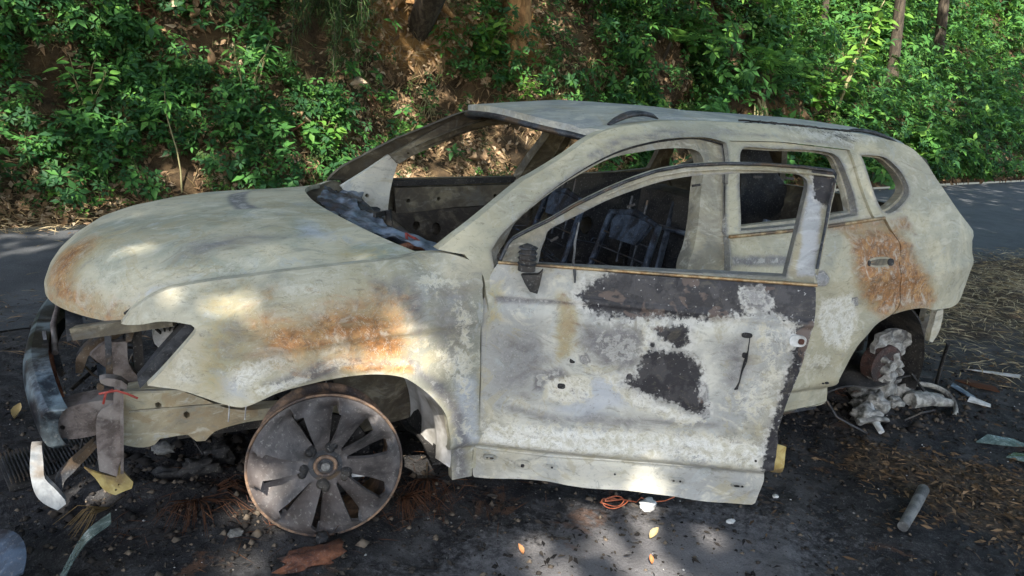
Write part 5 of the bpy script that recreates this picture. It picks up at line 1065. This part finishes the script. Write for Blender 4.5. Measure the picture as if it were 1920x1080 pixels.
def put(me, name, parent, loc, dirn, nrm_, size):
    x = nrm(np.array(dirn, float)); z = np.array(nrm_, float); z = nrm(z-x*(z@x)); y = np.cross(z, x)
    o = D.objects.new(name, me); SC.collection.objects.link(o); o.parent = parent
    m = Matrix.Identity(4); b = ORG[parent.name]
    for i in range(3): m[i][0] = x[i]*size; m[i][1] = y[i]*size; m[i][2] = z[i]*size; m[i][3] = loc[i]-b[i]
    o.matrix_local = m; return o
def plant(name, label, cat, x, h, ht, nst, nleaf, L, kind, mat, tint, lean=(0, -.25), sr=.006, group=None, spread=.5, bare=.25, smat=None):
    b = bank_pt(np.array([x]), np.array([h]))[0] if not isinstance(x, tuple) else np.array([x[0], x[1], gh(*x)]); t = thing(name, b, label, cat, group)
    if nst:
        for s in range(nst):
            a = RNG.uniform(0, 6.28); e = b+np.array([math.cos(a)*spread*ht*.5*(nst > 1)+lean[0]*ht, math.sin(a)*spread*ht*.25*(nst > 1)+lean[1]*ht, ht*RNG.uniform(.75, 1)])
            P = [b+(e-b)*s_+np.array([.02*math.sin(7*s_+s), 0, ht*.10*math.sin(s_*3.1)])*1.0 for s_ in np.linspace(0, 1, 7)]
            MB().tube(P, np.linspace(sr, sr*.4, 7), 6).build('stem', smat or M_stem, t)
            for k in range(nleaf//nst):
                f = bare+(1-bare)*(k+.5)/(nleaf//nst); i = min(5, int(f*6)); p = P[i]+(P[i+1]-P[i])*(f*6-i); ga = k*2.4+s; out = np.array([math.cos(ga), math.sin(ga)*.8-.25, RNG.uniform(-.25, .45)])
                q = p+nrm(out)*L*.35*RNG.uniform(.3, 1.6); MB
                put(leaf_mesh(kind, mat, np.clip(tint+RNG.normal()*.06, 0, 1).round(1)), 'leaf', t, q, out+[0, 0, -.2], [0, -.35, 1]+RNG.normal(size=3)*.25, L*RNG.uniform(.65, 1.15))
    return t
plant('sapling', 'thin pale-stemmed sapling leaning over the bank beyond the bonnet', 'sapling', .83, .20, 1.08, 1, 34, .15, 'lance', M_leaf, .5, (-.12, -.1), .010, bare=.72)
plant('young_shrub', 'glossy shrub with two dead white stalks on the left bank', 'shrub', .05, .75, .75, 5, 60, .13, 'oval', M_leaf, .55, (.0, -.35))
plant('young_shrub', 'dark bushy shrub at the far left edge of the road', 'shrub', -.75, .25, .60, 5, 55, .12, 'oval', M_leaf, .40)
plant('young_shrub', 'tall leafy shrub left of the dark drooping fir bough', 'shrub', 1.55, .95, .85, 6, 80, .14, 'lance', M_leaf, .5)
plant('young_shrub', 'sunlit yellow-green shrub left of the windscreen pillar', 'shrub', 2.40, .45, .55, 6, 70, .10, 'oval', M_leafb, .7)
plant('leafy_vine', 'bright green vine lit by the sun beneath the orange tree trunk', 'vine', 4.75, 1.55, .80, 7, 90, .13, 'broad', M_leafb, .75, (.1, -.3))
plant('leafy_vine', 'low sunlit creeper directly behind the roof edge of the wreck', 'vine', 5.25, 1.15, .45, 6, 60, .10, 'oval', M_leafb, .7)
plant('young_shrub', 'broad-leaved seedling at the road edge behind the bonnet', 'seedling', 1.75, .12, .22, 3, 14, .17, 'broad', M_leaf, .62)
plant('young_shrub', 'tiny yellow-green seedling at the foot of the pale sapling', 'seedling', .88, .05, .12, 2, 7, .12, 'oval', M_leafb, .9)
plant('young_shrub', 'dark shrub right of the bare soil patch, above the windscreen', 'shrub', 4.2, 1.55, .70, 5, 60, .14, 'lance', M_leaf, .4)
plant('young_shrub', 'green shrub seen through the windscreen opening', 'shrub', 3.45, .55, .42, 4, 36, .11, 'oval', M_leaf, .55)
plant('young_shrub', 'deep green shrub behind the middle of the roof', 'shrub', 6.6, 1.1, .8, 6, 70, .17, 'lance', M_leaf, .45)
plant('young_shrub', 'leafy shrub hanging over the soil ledge at right', 'shrub', 8.6, 1.9, 1.0, 6, 70, .22, 'oval', M_leaf, .5)
plant('sapling', 'sunlit sapling with yellow-green leaves standing in the right forest', 'sapling', 13.0, 1.2, 2.6, 2, 80, .28, 'oval', M_leafb, .8, (.1, -.1), .03, bare=.15)
plant('young_shrub', 'bright low shrub at the road edge right of the tailgate', 'shrub', 12.2, .15, .55, 7, 70, .24, 'broad', M_leafb, .55)
plant('young_shrub', 'wide green shrub overhanging the road at the far right', 'shrub', 15.6, .3, .95, 8, 90, .28, 'broad', M_leaf, .65)
plant('young_shrub', 'pale shrub on the ridge right of the soil ledge', 'shrub', 12.0, 1.2, .8, 6, 70, .24, 'oval', M_leafb, .6)
plant('young_shrub', 'dark shrub in the upper right corner of the forest', 'shrub', 17.5, 2.6, 1.4, 7, 80, .34, 'oval', M_leaf, .6)
# ferns
def frond_mesh(n=18, droop=.35):
    V = []; F = []
    def blade(p, q, w):
        p = np.array(p); q = np.array(q); s = np.cross(q-p, [0, 0, 1.]); s = s/np.linalg.norm(s)*w; m = p+(q-p)*.45
        k = len(V); V.extend([tuple(p), tuple(m+s), tuple(q), tuple(m-s)]); F.append((k, k+1, k+2, k+3))
    path = lambda t: (t, 0, .25*t-droop*t*t*1.2)
    for i in range(n): blade(path(i/n), path((i+1.1)/n), .004)
    for i in range(2, n):
        t = i/n; l = .26*math.sin(math.pi*min(1, t**.75))**.8+.02
        for s in (-1, 1):
            p = path(t); q = (t+l*.30, s*l, p[2]-l*.16); blade(p, q, .0125)
    return V, F
FV, FF = frond_mesh(); FM = [proto_mesh('frond', FV, FF, M_leafb, .15), proto_mesh('frond', FV, FF, M_leafb, .5)]
def fern(label, x, h, dh, n, size, a0, a1, m=0):
    b = bank_pt(np.array([x]), np.array([h]))[0]+[0, -.1, dh]; t = thing('fern', b, label, 'fern', None)
    MB().tube([b-[0, -.25, dh+.1], b-[0, -.1, dh*.5], b], [.03, .03, .022], 7).build('fern_crown', M_bark, t)
    for k in range(n):
        a = a0+(a1-a0)*k/max(1, n-1)+RNG.normal()*.08; put(FM[m], 'frond', t, b, (math.cos(a), math.sin(a), .25+RNG.normal()*.12), (0, -.3, 1), size*RNG.uniform(.8, 1.1))
fern('tall fern with upright fronds in the shaded forest right of centre', 8.0, 1.9, .35, 9, .9, -2.9, .3)
fern('fern with one long arching frond above the soil ledge', 10.1, 1.7, .25, 7, 1.25, -2.2, .2, 1)
fern('small fern low on the bank behind the roof', 7.0, .95, .1, 8, .55, -3.0, .1)
fern('spreading fern half hidden below the soil ledge', 8.9, .75, .1, 8, .7, -3.0, .1)
fern('dark fern at the foot of the forest near the road', 9.9, .5, .1, 8, .6, -3.0, .1)
# drooping fir bough
def drooper():
    b = bank_pt(np.array([2.42]), np.array([2.6]))[0]+[0, -.45, 0]; t = thing('drooping_fir', b, 'dark feathery fir hanging over the bank left of the bare soil', 'fir')
    MB().tube([b+[0, .3, -.4], b+[0, .1, .4], b+[0, -.3, 1.0]], [.10, .08, .06], 8).build('trunk', M_bark, t)
    C = []; Dd = []; 
    for k in range(34):
        a = b+[RNG.uniform(-.30, .40), RNG.uniform(-.4, .1), RNG.uniform(.2, .9)]; e = a+[RNG.normal()*.26, RNG.uniform(-.45, -.05), -RNG.uniform(.7, 1.45)]; P = [a+(e-a)*s+np.array([0, -.10, .18])*math.sin(s*3.1) for s in np.linspace(0, 1, 9)]
        MB().tube(P, np.linspace(.010, .003, 9), 5).build('bough', M_bark, t)
        for q in range(420):
            s = RNG.uniform(.05, 1)*7.99; i = int(s); p = P[i]+(P[i+1]-P[i])*(s-i); tw = nrm(P[i+1]-P[i]); d = tw*1.0+RNG.normal(size=3)*.65; C.append(p+RNG.normal(size=3)*.035); Dd.append(d)
    C = np.array(C); Dd = np.array(Dd); leaf_mass('needles', C, Dd, RNG.normal(size=C.shape), RNG.uniform(.07, .15, len(C)), .007, M_fir, RNG.uniform(0, .8, len(C)), parent=t)
drooper()
# trunks on and above the bank
def trunk(x, h, lab, r, ht, mat, lean=(0, .1), name='tree'):
    b = bank_pt(np.array([x]), np.array([h]))[0]+[0, .15, -.25]; t = thing(name, b, lab, 'tree'); n = 10
    P = [b+np.array([lean[0]*s*ht+.05*math.sin(s*6), lean[1]*s*ht, s*ht]) for s in np.linspace(0, 1, n)]; MB().tube(P, r*np.concatenate([[1.9, 1.3], np.linspace(1.05, .8, n-2)]), 14).build('trunk', mat, t)
    for k in range(5):
        a = k*1.25+.4; MB().tube([P[1]+[0, 0, .05], P[0]+[math.cos(a)*r*2.2, math.sin(a)*r*2.2, .12], P[0]+[math.cos(a)*r*3.6, math.sin(a)*r*3.2, -.06]], [r*.5, r*.33, r*.12], 7).build('root', mat, t)
    for k in range(5):
        p = P[5+k % 4]; e = p+[RNG.normal()*1.2, RNG.normal()*.6, RNG.uniform(.5, 1.4)]; MB().tube([p, (p+e)/2+[0, 0, .15], e], [r*.35, r*.2, r*.06], 6).build('limb', mat, t)
    C = P[-1]+RNG.normal(size=(700, 3))*[1.3, 1.0, .9]+[0, 0, .4]; leaf_mass('crown', C, RNG.normal(size=C.shape), RNG.normal(size=C.shape)+[0, 0, 2], .22, .11, M_leaf, RNG.random(700), parent=t)
trunk(5.30, 2.0, 'orange-barked tree trunk on the bank lit by the sun, above the roof', .15, 4.5, M_obark, (-.04, .03))
trunk(3.75, 2.55, 'mossy tree stump base at the top of the bare soil patch', .20, 4.0, M_obark, (.03, .15))
for i, (x, h, r, lab) in enumerate(((8.1, 2.2, .06, 'slim dark trunk left of the tall fern'), (10.5, 2.6, .09, 'dark trunk rising behind the arching fern frond'), (14.6, 2.4, .07, 'dark trunk just right of the sunlit sapling'),
        (16.3, 1.6, .12, 'mossy trunk near the right edge of the forest'), (19.5, 2.0, .13, 'thickest dark trunk at the far right of the forest'), (6.7, 2.4, .05, 'thin trunk behind the middle of the roof'))): trunk(x, h, lab, r, 6.0, M_bark)
# bare stalks, hanging roots
def stalks(label, cat, x, h, n, L, dirs, mat, r=.010, name='dead_frond_clump', part='stalk'):
    b = bank_pt(np.array([x]), np.array([h]))[0]+[0, -.06, 0]; t = thing(name, b, label, cat)
    for k in range(n):
        a = dirs[0]+(dirs[1]-dirs[0])*RNG.random(); l = L*RNG.uniform(.6, 1.1); d = np.array([math.cos(a), -.35, math.sin(a)]); s = b+RNG.normal(size=3)*[.06, .03, .03]
        MB().tube([s, s+d*l*.5+[0, 0, .05*l], s+d*l+[0, 0, -.12*l]], [r*1.5, r, r*.4], 6).build(part, mat, t)
stalks('clump of sunlit dead brown frond bases at the top left', 'dead fronds', .55, 2.02, 14, .42, (-2.9, -.3), M_needle, .014)
stalks('fan of thin bare roots dangling from the soil ledge', 'roots', 10.15, 1.45, 12, .8, (-2.0, -1.1), M_stem, .012, 'hanging_roots', 'root')
stalks('tangle of dry stems below the bare soil patch', 'dry stems', 3.0, 1.25, 12, .45, (-2.6, -.5), M_needle, .006, 'dry_stem_tangle', 'stem')
stalks('loose heap of dry stalks right of the windscreen pillar', 'dry stems', 3.9, 1.2, 12, .40, (-2.4, -.8), M_stem, .006, 'dry_stem_tangle', 'stem')
def fallen(label, pts, r, mat, name='fallen_branch'):
    P = [bank_pt(np.array([x]), np.array([h]))[0]+[0, -.12, .03] for x, h in pts]; mb = MB(); mb.tube(P, np.linspace(r, r*.4, len(P)), 7); tag(mb.build(name, mat), label, 'branch')
fallen('reddish fallen branch slanting across the bank left of the windscreen pillar', [(1.95, .78), (2.2, .92), (2.45, 1.08), (2.66, 1.22)], .012, M_needle)
fallen('pale broken stick poking out of the litter above the windscreen', [(3.0, 1.25), (3.12, 1.18), (3.22, 1.12)], .013, M_straw)
fallen('upright dead stick in the left undergrowth', [(.22, .45), (.26, .75), (.24, 1.05)], .014, M_stem)
fallen('bent grey twig in the undergrowth above the bonnet', [(.45, .35), (.38, .6), (.32, .8)], .006, M_stem)
def dead_cluster(label, x, h, n, L, mat=None, lift=.1):
    b = bank_pt(np.array([x]), np.array([h]))[0]+[0, -lift, .05]; t = thing('dead_leaf_cluster', b, label, 'dead leaves')
    for k in range(n): put(leaf_mesh('curl', M_dead, .8 if k % 2 else .6), 'leaf', t, b+RNG.normal(size=3)*[.07, .03, .05], RNG.normal(size=3), RNG.normal(size=3)+[0, -.6, .6], L*RNG.uniform(.6, 1.2))
for lab, x, h, n, L in (('pale curled dead leaves at the top of the left bank', 1.05, 1.9, 9, .17), ('dead leaf cluster hanging right of the fir bough', 2.75, 1.35, 8, .15), ('big pale dead leaves seen through the windscreen opening', 3.35, .55, 10, .2),
        ('dead leaf heap at the foot of the bank behind the bonnet', 1.3, .35, 9, .13), ('dead leaf pair left of the fir bough', 1.35, 1.45, 5, .16), ('dead leaves caught in the shrub left of the pillar', 2.15, .95, 7, .13), ('reddish dead leaves behind the rear of the roof', 9.6, 1.05, 9, .22),
        ('dead leaves seen through the front door window', 4.4, .45, 8, .15)): dead_cluster(lab, x, h, n, L)

# ================================================================== debris on the ground
def lump(name, label, cat, c, d, seed, mat, group=None, sub=2, rough=.35, rot=0, squash=None):
    import bmesh
    bm = bmesh.new(); bmesh.ops.create_icosphere(bm, subdivisions=sub+1, radius=1); R = rotm('Z', rot); V = []
    for v in bm.verts:
        p = np.array(v.co); f = 1+rough*noise.fractal(Vector(p*1.7+seed), .7, 2.2, 4)+.22*noise.noise(Vector(p*5+seed))+.10*noise.noise(Vector(p*13+seed)); q = np.sign(p)*np.abs(p)**.8*f; V.append(R@(q*np.array(d))+np.array(c)+[0, 0, float(gh(c[0], c[1]))])
    F = [tuple(v.index for v in f.verts) for f in bm.faces]; bm.free()
    b = thing(name, tuple(np.array(c)*[1, 1, 0]), label, cat, group) if label else None
    o = mesh('lump', V, F, mat, b, name != 'alloy_lump'); return b
AL = 'melted alloy lumps under the rear wheel'
for i, (c, d, rot, lab) in enumerate((((3.95, .33, .035), (.10, .07, .05), .3, 'large folded lump of melted alloy touching the rear hub'), ((3.80, .22, .03), (.075, .06, .04), 1.1, 'rounded melted alloy lump below the rear hub'),
        ((3.62, .05, .03), (.085, .05, .045), .6, 'blocky melted alloy lump nearest the rear sill'), ((4.05, .20, .035), (.07, .055, .045), .2, 'grey melted alloy lump left of the broken rim piece'),
        ((3.72, .16, .02), (.05, .05, .03), 2., 'small crumbled alloy lump between the larger ones'), ((3.86, .17, .10), (.07, .05, .07), .4, 'upright slumped alloy lump joining the hub to the heap'), ((3.92, .19, .17), (.055, .045, .06), 1.3, 'highest melted alloy lump against the hub'), ((3.74, .10, .05), (.06, .05, .045), .9, 'crumpled alloy lump in front of the upright one'),
        ((3.90, .10, .02), (.045, .03, .025), 1., 'small bright melted alloy crumb in front of the rear hub'))):
    t = lump('alloy_lump', lab, 'metal lump', c, d, 3.1*i, M_alu, AL, rough=.6)
def bar(name, label, cat, pts, r, mat, n=8, flat=1, group=None, part=None):
    mb = MB(); P = [np.array(p, float)+[0, 0, float(gh(p[0], p[1]))+.004] for p in pts]; mb.tube(P, r, n, flat); o = mb.build(name, mat); tag(o, label, cat, group); return o
bar('alloy_spoke', 'broken pale alloy spoke leaning against the melted lumps', 'wheel spoke', [(3.68, .10, .06), (3.60, -.02, .02), (3.56, -.09, .01)], [.022, .020, .018], M_ash, 6, .6)
bar('alloy_spoke', 'short grey alloy spoke lying crosswise beneath the rear sill', 'wheel spoke', [(3.52, .02, .03), (3.62, -.02, .035), (3.68, -.02, .03)], [.02, .022, .02], M_alu, 6, .6)
# broken rim segment
rs = thing('rim_segment', (4.15, .10, 0), 'curved broken rim segment of grey alloy right of the melted lumps', 'rim piece'); mb = MB()
arc = [(4.10+.17*math.cos(a), .06+.13*math.sin(a), .03+.06*math.sin(a+.6)) for a in np.linspace(-1.1, 1.9, 16)]; mb.tube(arc, .012, 6, 1.8); mb.build('rim_edge', M_alu, rs)
for k, a in enumerate((-.5, .15, .8, 1.5)):
    p = np.array([4.10+.15*math.cos(a), .06+.11*math.sin(a), .04]); MB().tube([p, p*.45+np.array([4.02, .09, .07])*.55, [4.02, .09, .05]], [.022, .034, .045], 8).build('spoke_stub', M_alu, rs)
bar('broken_pipe', 'short grey metal pipe lying on the brown litter at lower right', 'pipe', [(3.235, -.545, .025), (3.06, -.63, .024), (2.89, -.707, .022)], [.024, .022, .020], M_pipe, 12)
bar('long_strip', 'thin black strip leaning down from the rear wheel arch', 'metal strip', [(4.30, .14, .34), (4.38, .2, .15), (4.46, .25, .0)], .010, M_black, 6, 2)
bar('bent_rod', 'bent dark rod on the ash left of the melted alloy', 'rod', [(3.36, .12, .16), (3.40, .05, .06), (3.47, -.08, .01)], .006, M_dark, 6)
bar('bent_rod', 'thin dark rod on the ground beneath the rim segment', 'rod', [(3.82, -.02, .01), (3.98, .0, .015), (4.14, .03, .01)], .005, M_dark, 6)
# orange wire coil
mb = MB(); P = []
for a in np.linspace(0, 15, 70): P.append((1.97+.05*math.cos(a)*(1+.2*math.sin(a*.7)), -.125+.035*math.sin(a)*(1+.3*math.cos(a*.6)), .012+.006*math.sin(a*2.3)+.0))
P += [(2.02, -.12, .012), (2.06, -.15, .01), (2.09, -.14, .02), (2.12, -.17, .01), (2.17, -.19, .01), (2.22, -.185, .012)]
tag(mb.tube([np.array(p)+[0, 0, float(gh(p[0], p[1]))] for p in P], .0022, 5).build('wire_coil', M_orange), 'loose coil of orange wire below the driver door', 'wire')
lump('white_plug', 'chalky white plug on the ash just below the driver door', 'plug', (2.09, -.185, .018), (.040, .028, .018), 9, M_ash, rough=.25, rot=.5)
lump('white_pebble', 'small white pebble right of the orange wire coil', 'pebble', (2.33, -.39, .008), (.018, .012, .007), 5, M_ash)
lump('white_pebble', 'tiny white pebble on the ground right of the driver door', 'pebble', (2.62, -.33, .006), (.013, .010, .006), 6, M_ash)
lump('black_clinker', 'round black clinker touching the bottom of the front wheel', 'clinker', (.862, -.005, .02), (.022, .020, .022), 2, M_black)
lump('rusty_clod', 'rust-brown clod of litter at the bottom below the front wheel', 'clod', (.80, -.10, .015), (.085, .045, .022), 12, M_rust, rough=.8)
lump('pale_clod', 'pale ash clod left of the front wheel', 'clod', (.60, .13, .01), (.025, .018, .012), 3, M_clod)
for i, (c, d) in enumerate((((.42, .52, .02), (.05, .03, .025)), ((.52, .50, .02), (.06, .04, .03)), ((.40, .62, .02), (.035, .02, .02)), ((.60, .58, .03), (.05, .04, .04)))):
    lump('clinker', ('flat grey clinker beneath the chassis leg', 'largest grey clinker beneath the chassis leg', 'small pale clinker behind the torn yellow bracket', 'dark clinker nearest the front wheel under the chassis leg')[i], 'clinker', c, d, 20+i, M_clod if i == 2 else M_black, rough=.7)
def flat_leaf(name, label, cat, x, y, L, ang, kind='curl', mat=None, tint=.8, dz=.012):
    b = np.array([x, y, float(gh(x, y))+dz]); t = thing(name, b, label, cat); put(leaf_mesh(kind, mat or M_dead, tint), 'leaf', t, b, (math.cos(ang), math.sin(ang), .1), (0, -.2, 1), L)
M_yel = leaf_mat('yellow_leaf', (.30, .20, .08), (.48, .36, .17), (.62, .52, .30), .2, .6)
M_orl = leaf_mat('orange_leaf', (.30, .10, .03), (.50, .20, .08), (.60, .30, .14), .2, .7)
flat_leaf('fallen_leaf', 'yellow curled leaf on the pale ash in the foreground', 'leaf', 1.945, -.39, .055, .4, mat=M_yel)
flat_leaf('fallen_leaf', 'orange leaf scrap at the bottom edge below the yellow leaf', 'leaf', 1.86, -.52, .035, 1.2, mat=M_orl)
flat_leaf('fallen_leaf', 'long orange leaf scrap left of the pale ash', 'leaf', 1.48, -.30, .040, 1.6, mat=M_orl)
flat_leaf('fallen_leaf', 'brown leaf at the road edge left of the bumper beam', 'leaf', -.16, 1.35, .08, 1.3, mat=M_yel, tint=.4)
def shard(name, label, cat, pts, mat, th=.006, group=None, lift=.01):
    P = [np.array([x, y, float(gh(x, y))+lift+z]) for x, y, z in pts]; n = len(P); mb = MB(); c = sum(P)/n+[0, 0, .006]
    mb.add([c]+P+[c-[0, 0, th]]+[p-np.array([0, 0, th]) for p in P], [(0, 1+i, 1+(i+1) % n) for i in range(n)]+[(n+1, n+2+(i+1) % n, n+2+i) for i in range(n)]+[(1+(i+1) % n, 1+i, n+2+i, n+2+(i+1) % n) for i in range(n)])
    tag(mb.build(name, mat), label, cat, group)
shard('glass_shard', 'long greenish glass shard at the right edge of the frame', 'glass', [(4.02, -.28, 0), (4.12, -.27, .01), (4.22, -.34, .01), (4.25, -.41, .0), (4.16, -.38, .01)], M_glassy)
shard('glass_shard', 'second greenish shard cut by the right edge of the frame', 'glass', [(3.98, -.45, 0), (4.08, -.43, .01), (4.14, -.50, .02), (4.06, -.56, .01)], M_glassy)
shard('wood_chip', 'pale wood chip on the charred ground right of the rim segment', 'wood chip', [(4.68, .28, 0), (4.78, .25, .01), (4.82, .12, .01), (4.80, .08, 0), (4.72, .18, .005)], M_needle)
shard('metal_flake', 'white curled metal flake right of the rim segment', 'flake', [(4.45, .05, 0), (4.50, .07, .02), (4.55, -.02, .01), (4.50, -.05, .015)], M_ash)
shard('grey_flake', 'flat slate-grey flake behind the melted alloy', 'flake', [(4.55, .22, 0), (4.60, .24, .01), (4.58, .08, .0), (4.53, .10, .005)], M_bluesteel)
shard('metal_flake', 'white flake on the verge far right of the tailgate', 'flake', [(5.2, .15, 0), (5.3, .16, .02), (5.32, .08, .01), (5.22, .06, .015)], M_ash)
shard('grey_flake', 'narrow pale splinter on the charred verge', 'flake', [(5.0, .42, 0), (5.06, .42, .0), (5.25, .22, .01), (5.2, .2, .005)], M_white)
# curved shards in the lower left corner
def curved(name, label, cat, f, us, vs, th, mat):
    o = gridsheet(name, f, us, vs, th, (0, 0, -1), mat, None); tag(o, label, cat)
def fblue(u, v):
    a = u; r = .19+v; return np.stack([-.235+r*np.cos(a), .10+r*np.sin(a), .03+.05*np.sin((v+.02)*18)+.02*np.sin(a*3)], -1)
curved('curved_sheet', 'blue-grey curved metal sheet in the lower left corner', 'metal sheet', fblue, np.linspace(-.2, 1.9, 26), np.linspace(-.03, .05, 8), .006, M_bluepl)
def fgreen(u, v): return np.stack([.10+.13*u+.03*v, .07+.17*u*(1-.25*u)-v*.9, .03+.10*u+.02*v+.02*np.sin(u*4)], -1)
curved('bent_strip', 'bent pale-green metal strip at the bottom left', 'metal strip', fgreen, np.linspace(-.2, 1, 22), np.linspace(-.03, .045, 6), .004, M_glassy)
# radiator core lying under the bumper
rad = thing('radiator_core', (.05, .9, 0), 'dark finned radiator core lying on the ash under the bumper', 'radiator')
MB().box((.03, .84, .02), (.34, .26, .018), rotm('Z', .25)@rotm('Y', -.05)).build('core_plate', M_black, rad)
fin0 = None
for k in range(26):
    t = -.16+.0128*k; c = np.array([.03, .84, .036])+rotm('Z', .25)@np.array([t, 0, 0]); o = MB().box(c, (.0035, .25, .014), rotm('Z', .25)).build('cooling_fin', M_dark, rad)
# pine sprigs
def sprig(label, x, y, dirs, n, L, mat=M_needle):
    b = np.array([x, y, .03]); t = thing('pine_sprig', b, label, 'pine sprig')
    a0 = (dirs[0]+dirs[1])/2; e = b-np.array([math.cos(a0), math.sin(a0), -.35])*L*.35; MB().tube([e, b], [.004, .003], 6).build('twig', M_bark, t)
    for k in range(n):
        a = dirs[0]+(dirs[1]-dirs[0])*RNG.random(); l = L*RNG.uniform(.6, 1.1); d = np.array([math.cos(a), math.sin(a), RNG.uniform(-.05, .35)])
        MB().tube([b, b+d*l*.55+[0, 0, .02], b+d*l+[0, 0, -.25*l]], [.0016, .0014, .0008], 4, caps=False).build('needle', mat, t)
sprig('scorched pine sprig fanning out left of the front wheel', .50, .36, (-2.6, -.6), 34, .24)
sprig('second pine sprig with needles pointing at the front wheel', .52, .38, (-.5, .3), 16, .20)
sprig('pine sprig trapped behind the front wheel', 1.18, .12, (-2.2, -.2), 30, .14)
sprig('pine sprig under the sill behind the fender', 1.32, .22, (-2.6, -1.2), 26, .22)
sprig('straw-coloured sprig at the bottom left below the brackets', .22, .40, (-2.9, -2.0), 18, .16, M_straw)
